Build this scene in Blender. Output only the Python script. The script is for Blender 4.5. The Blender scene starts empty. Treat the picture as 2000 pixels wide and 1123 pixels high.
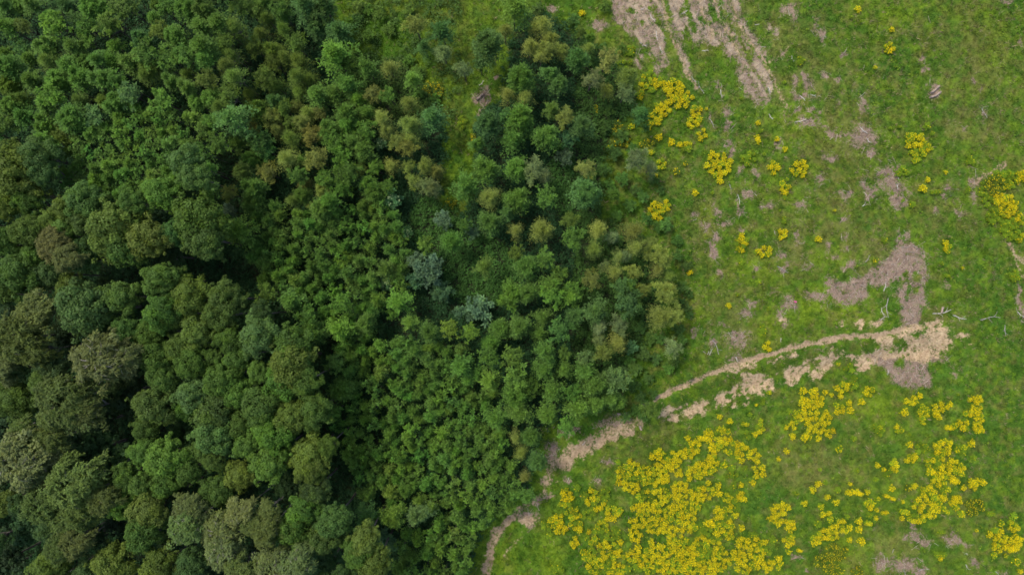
import bpy, math
import numpy as np
from mathutils import Vector

# ---------------------------------------------------------------- camera, sky, sun, exposure
H = 105.0                      # height of the drone above the ground
K = 0.078                      # metres per photo pixel (photo 2000 wide) on the ground
scene = bpy.context.scene
cam_data = bpy.data.cameras.new("camera")
cam_data.sensor_width = 36.0
cam_data.lens = 36.0 * H / (2000 * K)
cam_data.clip_start = 0.5
cam_data.clip_end = 8000
cam = bpy.data.objects.new("camera", cam_data)
scene.collection.objects.link(cam)
cam.location = (0, 0, H)
cam.rotation_euler = (0, 0, 0)
scene.camera = cam

SUN_AZ = (-0.80, 0.60)          # light comes from the upper left of the photograph
SUN_EL = math.radians(56)
world = bpy.data.worlds.new("World")
scene.world = world
world.use_nodes = True
wn = world.node_tree.nodes
wl = world.node_tree.links
sky = wn.new("ShaderNodeTexSky")
sky.sky_type = 'NISHITA'
sky.sun_disc = False
sky.sun_elevation = SUN_EL
sky.sun_rotation = math.atan2(SUN_AZ[0], SUN_AZ[1])
sky.air_density = 0.8
sky.dust_density = 2.0
sky.ozone_density = 0.6
wl.new(sky.outputs[0], wn["Background"].inputs[0])
wn["Background"].inputs[1].default_value = 0.145

sd = bpy.data.lights.new("sun", 'SUN')
sd.energy = 1.35
sd.angle = math.radians(15)
sd.color = (1.0, 0.96, 0.90)
sun = bpy.data.objects.new("sun", sd)
scene.collection.objects.link(sun)
ce = math.cos(SUN_EL)
sun.rotation_euler = Vector((SUN_AZ[0] * ce, SUN_AZ[1] * ce, math.sin(SUN_EL))).to_track_quat('Z', 'Y').to_euler()
sun.location = (-60, 45, 100)

scene.view_settings.view_transform = 'Standard'
scene.view_settings.look = 'None'
scene.view_settings.gamma = 1.0
scene.view_settings.exposure = 1.13
scene.cycles.max_bounces = 6
scene.cycles.transmission_bounces = 4
scene.cycles.filter_width = 1.7

rng = np.random.default_rng(7)
PI = math.pi

# ---------------------------------------------------------------- numpy helpers
def vnoise(x, y, seed=0):
    xi = np.floor(x).astype(np.int64); yi = np.floor(y).astype(np.int64)
    fx = x - xi; fy = y - yi
    fx = fx * fx * (3 - 2 * fx); fy = fy * fy * (3 - 2 * fy)
    def h(a, b):
        n = (a * 374761393 + b * 668265263 + seed * 974634777) & 0xFFFFFFFF
        n = ((n ^ (n >> 13)) * 1274126177) & 0xFFFFFFFF
        return ((n ^ (n >> 16)) & 0xFFFF) / 65535.0
    return (h(xi, yi) * (1 - fx) + h(xi + 1, yi) * fx) * (1 - fy) + (h(xi, yi + 1) * (1 - fx) + h(xi + 1, yi + 1) * fx) * fy

def fbm(x, y, seed=0, octv=4):
    s = 0; a = 0.5; t = 0
    for i in range(octv):
        s = s + a * vnoise(x * 2 ** i, y * 2 ** i, seed + i * 17); t += a; a *= 0.5
    return s / t

def sstep(a, b, x):
    t = np.clip((x - a) / (b - a), 0, 1)
    return t * t * (3 - 2 * t)

def to_world(px, py, z=0.0):
    f = K * (H - z) / H
    return (np.asarray(px, float) - 1000) * f, (561.5 - np.asarray(py, float)) * f

def norm(a):
    return a / np.maximum(np.linalg.norm(a, axis=-1, keepdims=True), 1e-9)

def poly_mesh(name, verts, faces_flat, k, mats=(), attrs=None, mat_idx=None, smooth=False):
    """verts Nx3, faces_flat flat vertex indices, k corners per face; attrs {name: per-face float array}"""
    me = bpy.data.meshes.new(name)
    nf = len(faces_flat) // k
    me.vertices.add(len(verts))
    me.vertices.foreach_set("co", np.asarray(verts, np.float32).ravel())
    me.loops.add(nf * k)
    me.loops.foreach_set("vertex_index", np.asarray(faces_flat, np.int32))
    me.polygons.add(nf)
    me.polygons.foreach_set("loop_start", np.arange(0, nf * k, k, dtype=np.int32))
    if mat_idx is not None:
        me.polygons.foreach_set("material_index", np.asarray(mat_idx, np.int32))
    for m in mats:
        me.materials.append(m)
    me.update(calc_edges=True)
    if smooth:
        me.polygons.foreach_set("use_smooth", np.ones(nf, bool))
    for n, a in (attrs or {}).items():
        at = me.attributes.new(n, 'FLOAT', 'FACE')
        at.data.foreach_set("value", np.asarray(a, np.float32))
    return me

def tag(o, label=None, cat=None, group=None, kind=None):
    if label: o['label'] = label
    if cat: o['category'] = cat
    if group: o['group'] = group
    if kind: o['kind'] = kind
    return o

def link(o):
    scene.collection.objects.link(o)
    return o

def mesh_obj(name, me):
    return link(bpy.data.objects.new(name, me))
# ---------------------------------------------------------------- ground patches read off the photograph (pixels)
# bare dry brush: cx, cy, rx, ry, angle
BRUSH = [(1480,340,9,12,0),(1500,400,12,8,0),(1560,400,14,9,0),(1600,350,10,14,0),(1650,380,12,9,0),(1520,280,8,10,0),(1430,300,6,12,0),(1480,180,10,14,0),(1620,310,14,8,0),(1580,520,12,9,0),(1470,590,10,8,0),(1700,300,10,10,0),(1850,560,10,8,0),(1660,520,10,8,0),(1170,50,20,9,0),(1077,16,14,7,0),(1282,101,10,17,0),(1289,136,8,10,0),(1250,120,10,17,0),
(1400,165,8,12,0),(1411,190,5,16,0),(1421,222,9,12,0),(1424,252,6,17,0),(1385,228,4,14,-10),(1420,282,7,6,0),(1540,18,16,13,0),(1551,30,6,15,-10),
(1505,52,4,8,0),(1596,50,5,12,0),(1605,68,9,13,0),(1525,105,8,9,0),(1647,106,6,6,0),(1568,150,6,16,0),(1580,162,9,12,0),
(1610,147,9,6,0),(1635,157,4,6,0),(1549,160,5,15,0),(1568,190,19,8,0),(1584,192,14,6,0),(1557,187,8,6,0),(1559,214,7,9,0),
(1583,216,8,6,0),(1530,225,6,7,0),(1598,224,7,6,0),(1575,240,24,11,0),(1606,247,11,7,0),(1619,262,12,8,0),(1640,265,10,5,0),
(1668,285,6,6,0),(1705,280,8,6,0),(1683,205,9,16,0),(1637,202,4,5,0),(1799,117,7,6,0),(1810,132,6,8,0),(1905,155,5,7,0),
(1917,172,4,6,0),(1921,220,6,13,0),(1925,242,5,4,0),(1968,3,12,6,0),(1995,85,7,5,0),(1888,252,5,6,0),(1515,62,6,9,0),
(1450,330,5,9,0),(1462,378,7,11,0),(1440,395,3,17,-8),(1445,412,6,10,0),(1390,398,5,14,-15),(1401,415,9,9,0),(1414,436,13,6,0),
(1377,443,9,9,0),(1358,420,9,7,0),(1367,417,5,6,0),(1394,488,10,19,10),(1400,464,9,8,0),(1406,531,7,14,0),(1449,451,8,6,0),
(1556,460,5,15,0),(1572,470,5,5,0),(1526,500,12,9,0),(1534,524,11,6,30),(1480,523,9,6,0),(1646,430,7,5,0),(1613,480,5,9,0),
(1628,499,13,6,-40),(1657,486,9,4,0),(1652,464,6,7,0),(1689,360,9,19,0),(1694,382,7,12,0),(1621,548,14,10,0),
(1738,352,24,30,0),(1752,385,26,24,0),(1730,338,20,13,0),(1700,372,12,14,0),(1765,402,9,12,0),(1758,455,5,10,0),(1757,472,5,20,0),
(1773,460,4,10,0),(1650,575,30,23,0),(1597,577,22,13,0),(1544,598,17,16,0),(1524,616,12,14,0),(1532,640,7,5,0),(1457,612,10,11,0),
(1441,662,24,19,0),(1433,651,14,9,0),(1414,635,9,5,0),(1438,700,18,7,0),(1390,665,9,9,0),(1360,650,9,7,0),(1900,385,7,12,0),
(1905,358,14,16,0),(1855,365,8,8,0),(1847,382,9,5,0),(1868,412,11,5,25),(1830,413,6,4,0),(1990,575,6,30,0),(1998,610,5,20,0),
(1840,700,20,8,15),(1870,735,6,7,0),(1784,1034,9,11,0),(1794,1053,15,12,0),(1768,1047,9,8,0),(1808,1061,11,8,0),(1858,1053,15,9,0),
(1880,1063,11,6,0),(1904,1096,11,8,0),(1556,1087,9,6,0),(1572,1111,4,4,0),(1957,1117,13,6,0),(1765,1104,30,17,0),(1720,1098,14,18,0),(1800,1117,16,7,0),
(941,195,15,15,0),(944,178,9,12,10),(939,225,7,13,0),(886,36,5,6,0),(972,155,7,6,40),(1186,900,9,6,0),(1167,938,10,6,0),(1106,935,7,9,0),
(1823,180,13,15,0),(1200,826,36,11,8),(1114,842,21,11,10),(1079,884,11,22,0),(1029,1008,24,12,10),(1036,1022,14,11,0),(1047,978,14,8,20),(1071,973,12,6,0),
(1678,264,24,24,0),(1692,270,16,16,0)]
BRUSH_POLY = [
[(1195,-40),(1290,-40),(1305,50),(1300,100),(1312,140),(1292,132),(1272,92),(1225,72),(1200,40)],
[(1310,-40),(1430,-40),(1462,50),(1500,110),(1480,130),(1440,120),(1395,88),(1362,88),(1345,100),(1356,150),(1332,132),(1310,70)],
[(1436,138),(1482,112),(1512,150),(1508,200),(1480,212),(1452,184)],
[(1760,472),(1790,475),(1808,500),(1813,530),(1808,560),(1812,590),(1797,600),(1802,640),(1758,642),(1755,600),(1750,562),(1715,562),(1690,590),(1660,600),(1630,592),(1612,575),(1625,550),(1655,545),(1690,540),(1710,512),(1740,500)],
[(1690,690),(1740,680),(1765,698),(1820,702),(1832,755),(1785,764),(1748,748),(1738,722),(1702,716)]]
# tan soil and sand: cx, cy, rx, ry, angle
SAND = [(1300,807,16,7,0),(1352,804,20,10,15),(1379,790,9,11,0),(1373,806,10,6,0),(1317,799,16,6,0),(1320,817,9,7,0),
(1413,785,11,13,0),(1416,773,6,9,0),(1461,793,7,4,15),(1441,798,5,4,0),(1474,745,24,12,20),(1482,764,15,13,0),(1504,756,13,15,0),
(1463,735,14,8,0),(1441,756,8,13,0),(1546,732,11,15,0),(1564,737,6,14,0),(1548,745,11,8,0),(1617,710,16,14,0),(1628,686,11,13,0),
(1606,732,16,8,15),(1577,708,10,6,0),(1516,705,14,4,20),(1553,694,15,4,10),(1649,633,5,7,0),(1681,633,11,9,0),(1714,630,11,9,0),
(1806,662,34,20,0),(1838,665,22,24,0),(1830,645,20,12,0),(1780,668,26,12,0),(1815,700,24,10,0),(1735,690,24,15,0),(1790,690,30,16,0),(1830,685,22,16,0),(1770,655,20,8,0),(1690,722,14,8,0),(1806,688,24,16,0),(1757,692,18,12,0),(1728,668,20,9,0),(1700,706,26,14,0),(1822,630,26,6,8),
(1786,638,22,9,0),(1882,656,13,6,0),(1897,674,5,3,0),(1862,665,5,6,0),(1130,880,36,17,18),(1106,902,20,14,0),(1170,862,25,13,12),
(1200,852,17,8,0),(1226,845,14,6,10),(1030,1016,18,10,0),(1455,716,26,6,20),(1440,722,20,5,20),(1532,630,8,8,0)]
PATH = [(1278,780),(1320,760),(1360,742),(1410,722),(1460,704),(1510,690),(1560,676),(1600,668),(1640,660),(1680,656),(1720,655),(1750,645),(1790,635)]
TRAILS = [  # tan ruts and trodden lines: points, half width px, strength
([(1417,-40),(1440,45),(1462,80),(1490,118),(1503,140)],3,1),([(1382,-40),(1404,30),(1426,72),(1444,108)],4,1),
([(1288,-40),(1298,30),(1318,88),(1342,140),(1362,172)],4,.9),([(1360,-40),(1368,10),(1380,40),(1392,80)],4,1),([(1500,140),(1520,180),(1535,210)],5,.7),
([(1546,88),(1528,108),(1500,120)],3,.8),([(1962,322),(1945,332),(1922,340),(1905,358)],6,.8),([(1962,468),(1982,497),(2020,522)],6,1),([(1975,500),(2000,540)],4,.8),
([(1062,962),(1035,982),(1008,1000),(990,1020)],5,.8),([(1000,1012),(968,1045),(956,1080),(944,1150)],9,1.15),([(1018,1045),(1005,1060),(986,1080),(988,1100)],3,.7),
([(1070,905),(1062,940),(1078,975)],4,.6),([(1250,822),(1200,842),(1140,868),(1085,900),(1066,940)],11,.85),([(1060,940),(1090,938),(1104,945)],3,.5)]
GREEN_STRIPES = [([(1268,20),(1290,45),(1306,80),(1318,110)],5),([(1330,-40),(1345,30),(1356,62)],5),([(1398,-40),(1408,10),(1436,60),(1468,118)],3),
([(1340,60),(1348,95),(1372,120)],8),([(1440,40),(1470,100)],2),([(1388,10),(1394,40)],5),([(1505,150),(1512,175),(1525,205)],3),
([(1770,580),(1775,560),(1790,570)],5),([(1700,560),(1720,590)],6)]
GREEN_SPOTS = [(1238,20,8,7,0),(1255,45,7,5,0),(1372,45,6,8,0),(1408,35,8,8,0),(1330,25,6,10,0),(1742,375,6,6,0),(1728,395,8,9,0),(1762,385,6,9,0),(1772,530,6,6,0),
(1765,545,10,5,0),(1792,545,5,10,0),(1750,560,10,10,0),(1758,668,13,9,0),(1770,682,8,5,0),(1786,655,9,4,0),(1800,646,8,4,0),(1768,712,10,8,0),(1690,505,8,6,0),(1640,680,8,20,0)]
# grass tone spots
LIME = [(1600,530,42,36,0),(1640,505,25,18,0),(1580,600,50,24,0),(1650,610,50,18,0),(1375,430,18,30,0),(1510,640,30,30,0),(1660,1080,30,40,0),(1480,520,40,30,0),
(1900,430,60,40,25),(1960,60,40,70,0),(1180,15,14,25,0),(1570,250,50,30,0),(1720,20,60,30,0),(1450,110,40,40,0),(1010,1110,60,40,0),(1700,800,60,30,0),(1060,1090,40,40,0),(1350,620,30,60,0)]
LUSH = [(1960,1000,70,120,0),(1880,760,50,50,0),(1290,560,30,120,0),(1975,760,60,170,0),(1940,900,60,60,0),(1350,520,25,60,0),(1740,150,60,50,0),(1700,200,40,40,0),(1700,440,40,30,0),(1860,460,40,40,0),(1930,540,60,40,0),(1410,250,40,60,0),(1250,740,70,60,0),(1330,700,60,50,0),
(1500,1000,60,60,0),(1930,900,90,90,0),(1620,690,30,20,0),(1450,790,60,20,0),(1340,780,40,12,0),(1980,20,30,60,0),(1470,60,30,40,0),(1600,20,50,50,0),(1560,760,60,20,0),
(1240,330,90,60,0),(880,300,40,60,0),(1950,640,60,50,0),(1760,600,30,40,0)]
DRY = [(1520,120,60,90,0),(1600,180,70,60,0),(1640,250,60,50,0),(1460,60,30,60,0),(1620,430,60,60,0),(1380,440,30,60,0),(1560,480,40,50,0),(1850,400,60,50,0),(1700,480,50,60,0),(1890,120,60,70,0),(1900,240,50,40,0),(1740,1080,90,40,0),(1870,1060,50,30,0),(1250,60,50,60,0),(1430,620,50,60,0),(1600,920,70,40,0)]
DULL = [(870,100,70,60,0),(830,20,100,30,0),(1320,430,50,60,0),(1640,300,80,50,0),(1600,900,110,60,0),(1240,860,80,30,20),(1700,900,80,40,0),(1900,90,80,60,0),(1310,350,40,40,0),(880,220,30,30,0),(1210,340,30,24,0),(1194,203,26,14,0)]
FOREST = [(-900,-700),(560,-700),(640,-80),(655,50),(680,110),(790,120),(862,200),(868,300),(856,395),(905,425),(940,330),(932,270),(945,210),(985,190),(1000,70),(1040,20),(1120,60),(1200,110),(1245,190),(1180,290),(1170,430),(1240,445),(1290,500),(1290,600),(1235,690),(1215,760),(1190,795),(1130,808),(1070,830),(1045,880),(1030,950),(970,1000),(925,1060),(905,1200),(900,1700),(-900,1700)]

# ---------------------------------------------------------------- flowering clumps: blobs (cx, cy, rx, ry, mix) Y yellow, L lime, M mixed, D dull
FL = """1272 158 22 20 M|1314 171 22 18 Y|1328 192 28 18 Y|1296 211 16 14 Y|1280 232 12 12 Y|1269 248 4 6 Y|1288 267 8 8 Y|1312 277 7 9 Y|1340 283 12 10 M|1357 234 14 18 Y|1373 263 10 12 Y|1360 213 10 8 Y|1250 187 8 10 M|1210 100 6 5 L|1232 99 12 10 L|1221 125 16 10 L|1163 213 5 10 D|1210 248 14 12 D|1234 246 6 8 M|1218 277 18 8 D|1191 288 6 8 L|1137 24 6 7 Y|1264 278 14 8 D|845 175 20 16 D|903 240 8 12 L|924 270 5 10 D|884 395 10 8 D|1679 16 8 6 Y|1665 31 4 3 L|1685 40 3 3 L|1564 120 8 10 L|1534 160 4 4 L|1449 192 4 4 L|1381 212 3 3 Y|1481 240 6 5 Y|1481 272 6 9 Y|1518 272 7 5 Y|1533 292 6 6 Y|1487 255 4 5 L|1745 56 5 6 Y|1739 94 9 14 Y|1711 131 4 4 Y|1812 246 8 7 L|1824 260 5 5 L|1740 250 4 3 L|1758 247 5 3 L|1789 275 22 16 M|1813 290 12 8 M|
1405 320 27 25 Y|1407 352 8 8 Y|1462 308 16 12 L|1493 301 5 4 L|1512 330 10 14 Y|1561 331 16 16 Y|1359 376 8 6 Y|1393 376 4 4 L|1531 368 12 10 M|1534 386 5 6 L|1538 351 5 4 L|1525 411 3 3 L|1533 430 4 8 L|1532 458 9 10 Y|1450 475 14 16 M|1450 511 6 6 L|1497 491 14 10 Y|1480 491 6 6 M|1600 467 7 7 Y|1631 411 3 3 Y|1484 550 7 5 L|1282 413 16 18 M|1304 401 9 9 Y|1293 320 8 12 M|1280 344 8 7 Y|1322 335 9 8 D|1341 319 6 6 D|1348 532 5 7 Y|1272 296 8 5 M|1794 291 22 16 M|1792 309 12 8 M|1765 333 14 8 L|1814 351 6 6 Y|1804 368 10 7 Y|1829 375 10 4 L|1784 399 7 8 L|1849 336 5 4 Y|1899 315 10 8 L|1894 371 7 6 L|
1945 360 20 20 D|1930 375 14 28 L|1960 345 28 12 L|1975 450 20 20 L|1940 422 13 18 L|1975 350 22 18 M|1965 400 26 25 Y|1942 385 14 14 D|1985 430 18 18 M|1990 460 12 10 M|1998 345 8 10 Y|1852 480 8 13 Y|1842 515 5 4 L|1853 539 6 4 L|1730 470 7 7 L|1713 510 8 7 D|1985 541 9 10 L|1882 523 3 3 Y|1500 678 9 9 Y|1425 597 7 5 Y|1442 575 4 5 L|1504 603 5 5 L|1492 649 8 14 L|1577 766 8 8 Y|1602 772 10 10 Y|1621 769 6 6 Y|1633 774 5 5 Y|1644 761 6 7 Y|1660 761 12 10 Y|1651 777 6 6 Y|1677 753 12 12 L|1668 790 6 7 Y|1669 804 8 8 Y|1647 801 11 9 Y|1692 788 7 8 Y|1582 790 14 12 Y|1604 785 12 14 Y|1572 812 16 12 Y|1593 809 14 14 Y|1550 806 6 6 L|1558 830 9 10 Y|1620 820 10 14 Y|1606 841 20 10 Y|1542 838 5 5 Y|1585 822 12 8 Y|
1411 817 7 5 Y|1431 826 7 7 Y|1472 813 5 5 L|1462 832 8 4 M|1492 836 7 14 M|1510 769 6 5 M|1484 794 3 3 Y|1498 788 3 7 L|1669 721 12 9 L|1647 713 4 5 M|1789 785 14 8 Y|1808 776 8 6 Y|1776 808 9 8 Y|1707 769 9 10 Y|1816 809 12 14 M|1853 796 16 9 Y|1837 809 8 8 Y|1845 818 6 8 Y|1862 838 9 5 Y|1882 829 14 9 Y|1893 839 6 6 L|1909 780 13 10 Y|1890 809 6 7 M|1909 806 14 14 Y|1917 820 8 10 Y|1913 837 12 10 Y|1727 838 13 9 M|1762 841 9 9 Y|1813 830 5 3 M|1878 772 4 3 L|
1449 1031 7 7 Y|1473 945 7 6 Y|1478 895 12 14 Y|1484 922 11 13 Y|1541 884 7 6 Y|1525 899 5 5 Y|1572 983 7 7 Y|1554 855 7 7 Y|1577 858 8 8 Y|1596 847 20 14 Y|1628 847 10 9 Y|1526 994 18 14 Y|1521 1015 20 12 Y|1542 1029 12 10 Y|1549 1021 6 6 Y|1540 1055 12 10 M|1510 1055 9 8 L|1470 1063 18 14 Y|1494 1058 8 6 Y|1478 1079 16 14 Y|1494 1079 10 8 L|1500 1101 12 10 Y|1521 1090 8 7 Y|1520 1106 10 10 M|1497 1115 5 5 Y|1541 1078 7 6 M|1562 1075 6 4 Y|1449 1063 10 12 Y|1675 859 6 6 L|1644 879 8 8 M|1605 919 4 4 L|1679 921 5 5 L|1589 957 8 7 Y|1600 946 7 7 Y|1614 943 6 6 L|1556 965 6 4 L|1617 971 6 6 Y|1634 981 7 8 Y|1638 958 6 8 L|1604 989 7 7 M|1608 1005 7 7 Y|1620 1002 6 5 Y|1663 946 5 4 Y|1657 1010 6 5 L|1679 1018 8 7 Y|1679 1034 8 8 Y|1644 1031 22 14 Y|1620 1045 22 12 Y|1596 1055 10 8 Y|1598 1023 10 7 L|1622 1015 8 7 M|1661 1055 6 6 Y|1683 1057 8 9 Y|1633 1079 24 16 D|1612 1095 20 16 D|1630 1114 20 10 D|1675 1117 12 8 D|1667 962 14 5 Y|1681 965 8 5 Y|
1784 871 7 7 Y|1810 879 13 13 L|1786 899 11 9 Y|1800 900 5 5 L|1905 895 6 6 L|1901 867 8 8 Y|1880 855 5 4 L|1850 876 18 16 Y|1882 879 10 8 M|1840 906 26 14 M|1818 903 8 8 L|1872 911 16 12 Y|1821 922 10 7 Y|1848 927 26 14 Y|1880 926 8 7 M|1837 943 16 9 Y|1869 941 10 6 Y|1824 959 12 9 Y|1848 959 10 8 M|1808 957 8 5 M|1840 975 14 12 Y|1810 978 16 12 Y|1800 989 14 12 Y|1832 994 18 12 Y|1872 983 11 14 Y|1882 1005 8 8 M|1770 1001 10 6 M|1794 1013 18 9 M|1764 1013 6 5 Y|1821 1007 12 8 Y|1854 1002 5 5 M|1906 946 10 10 Y|1923 943 7 8 Y|1885 954 6 6 Y|1745 955 7 7 Y|1776 954 9 7 D|1789 950 7 6 Y|1754 911 10 12 Y|1719 911 6 6 Y|1731 919 5 4 Y|1744 922 6 6 L|1735 930 8 6 L|1715 938 6 5 L|1727 844 12 10 L|1785 851 5 4 L|1697 962 6 6 Y|1701 985 9 9 M|1717 975 6 5 M|1734 970 6 4 Y|1746 975 6 4 Y|1766 981 4 4 Y|1715 997 5 4 Y|1730 1002 8 3 Y|1701 1007 8 6 L|1713 1013 5 5 Y|1698 1023 8 5 M|1908 991 20 16 D|1939 1005 9 5 L|1983 1010 9 7 L|1983 1029 11 11 Y|1959 1023 6 8 M|1947 1037 8 7 L|1957 1040 8 7 Y|1936 1045 8 6 Y|1957 1055 14 8 Y|1957 1069 14 10 Y|1987 1061 12 14 Y|1979 1074 10 6 Y|1945 1086 8 6 M|1968 1087 5 5 M|1987 1097 8 9 M|1996 1117 5 6 Y|1912 1038 4 3 Y|1840 1085 12 6 L|1840 1093 5 5 Y|1842 1041 8 3 L|
1288 892 14 12 Y|1306 911 24 16 Y|1328 895 16 12 Y|1347 890 14 10 Y|1363 876 9 12 Y|1348 860 7 6 Y|1379 860 12 6 Y|1392 850 12 8 Y|1395 879 8 8 Y|1328 927 10 10 Y|1355 930 12 12 Y|1371 925 12 20 Y|1395 914 14 18 Y|1232 919 20 20 M|1216 930 12 20 M|1234 951 16 14 Y|1264 930 20 18 M|1290 935 20 18 Y|1306 943 6 6 Y|1333 954 16 10 Y|1264 967 20 12 M|1290 973 24 16 Y|1339 973 26 14 Y|1376 967 20 14 Y|1258 994 26 18 Y|1290 1005 30 24 Y|1331 1005 34 24 Y|1357 994 14 14 Y|1253 1021 28 12 Y|1290 1031 30 14 Y|1339 1031 26 12 Y|1242 1045 16 14 Y|1246 1069 8 8 Y|1273 1059 7 7 Y|1314 1055 14 10 Y|1336 1058 12 12 M|1387 1023 9 8 Y|1379 1037 12 10 L|1290 1085 40 20 Y|1331 1079 34 18 Y|1365 1079 26 20 M|1389 1069 14 16 Y|1237 1087 22 12 Y|1264 1103 30 18 M|1304 1106 40 18 Y|1349 1106 36 18 Y|1384 1103 26 20 Y|
1106 970 10 14 Y|1103 986 10 10 M|1127 954 8 8 L|1157 973 14 16 M|1181 967 10 10 L|1170 989 16 8 Y|1141 970 8 8 L|1119 1005 16 12 M|1087 1018 14 14 Y|1069 1026 10 12 L|1125 1026 12 14 M|1095 1037 12 10 Y|1151 1005 14 12 L|1194 1005 14 16 M|1210 999 8 8 M|1175 1031 16 14 M|1197 1045 14 14 L|1154 1050 14 12 M|1122 1061 8 10 Y|1189 1063 22 10 M|1208 1055 8 10 Y|1162 1069 14 12 L|1149 1087 16 12 M|1184 1079 14 12 Y|1202 1082 12 10 Y|1170 1106 26 16 M|1202 1111 20 14 Y|1226 1111 9 8 L|1208 903 6 6 L|1087 1114 14 8 L|1074 1047 8 6 L|
1398 863 16 12 Y|1417 847 14 8 M|1403 879 16 10 Y|1427 866 14 8 Y|1452 874 14 10 Y|1430 887 10 8 M|1449 895 10 12 Y|1395 911 14 20 Y|1419 911 8 8 M|1435 930 14 8 L|1435 917 8 6 L|1460 917 5 6 L|1468 858 7 5 L|1481 852 6 6 Y|1464 848 6 5 L|1406 951 7 7 Y|1387 946 6 6 Y|1382 965 20 14 Y|1435 951 8 8 L|1450 949 6 6 Y|1406 965 8 8 Y|1446 973 9 10 Y|1422 975 10 12 M|1422 994 10 8 M|1403 1005 9 14 Y|1438 1007 7 7 Y|1441 994 8 8 L|1417 1007 6 8 L|1386 1023 10 8 Y|1409 1037 14 20 M|1427 1026 10 10 Y|1425 1045 8 10 Y|1473 1045 10 6 L|1460 1063 14 10 Y|1443 1087 18 12 Y|1468 1101 22 12 Y|1419 1090 16 14 M|1452 1111 20 10 M|1377 1063 24 16 Y|1398 1069 18 14 M|1366 1090 30 24 Y|1393 1106 26 14 Y"""

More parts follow.
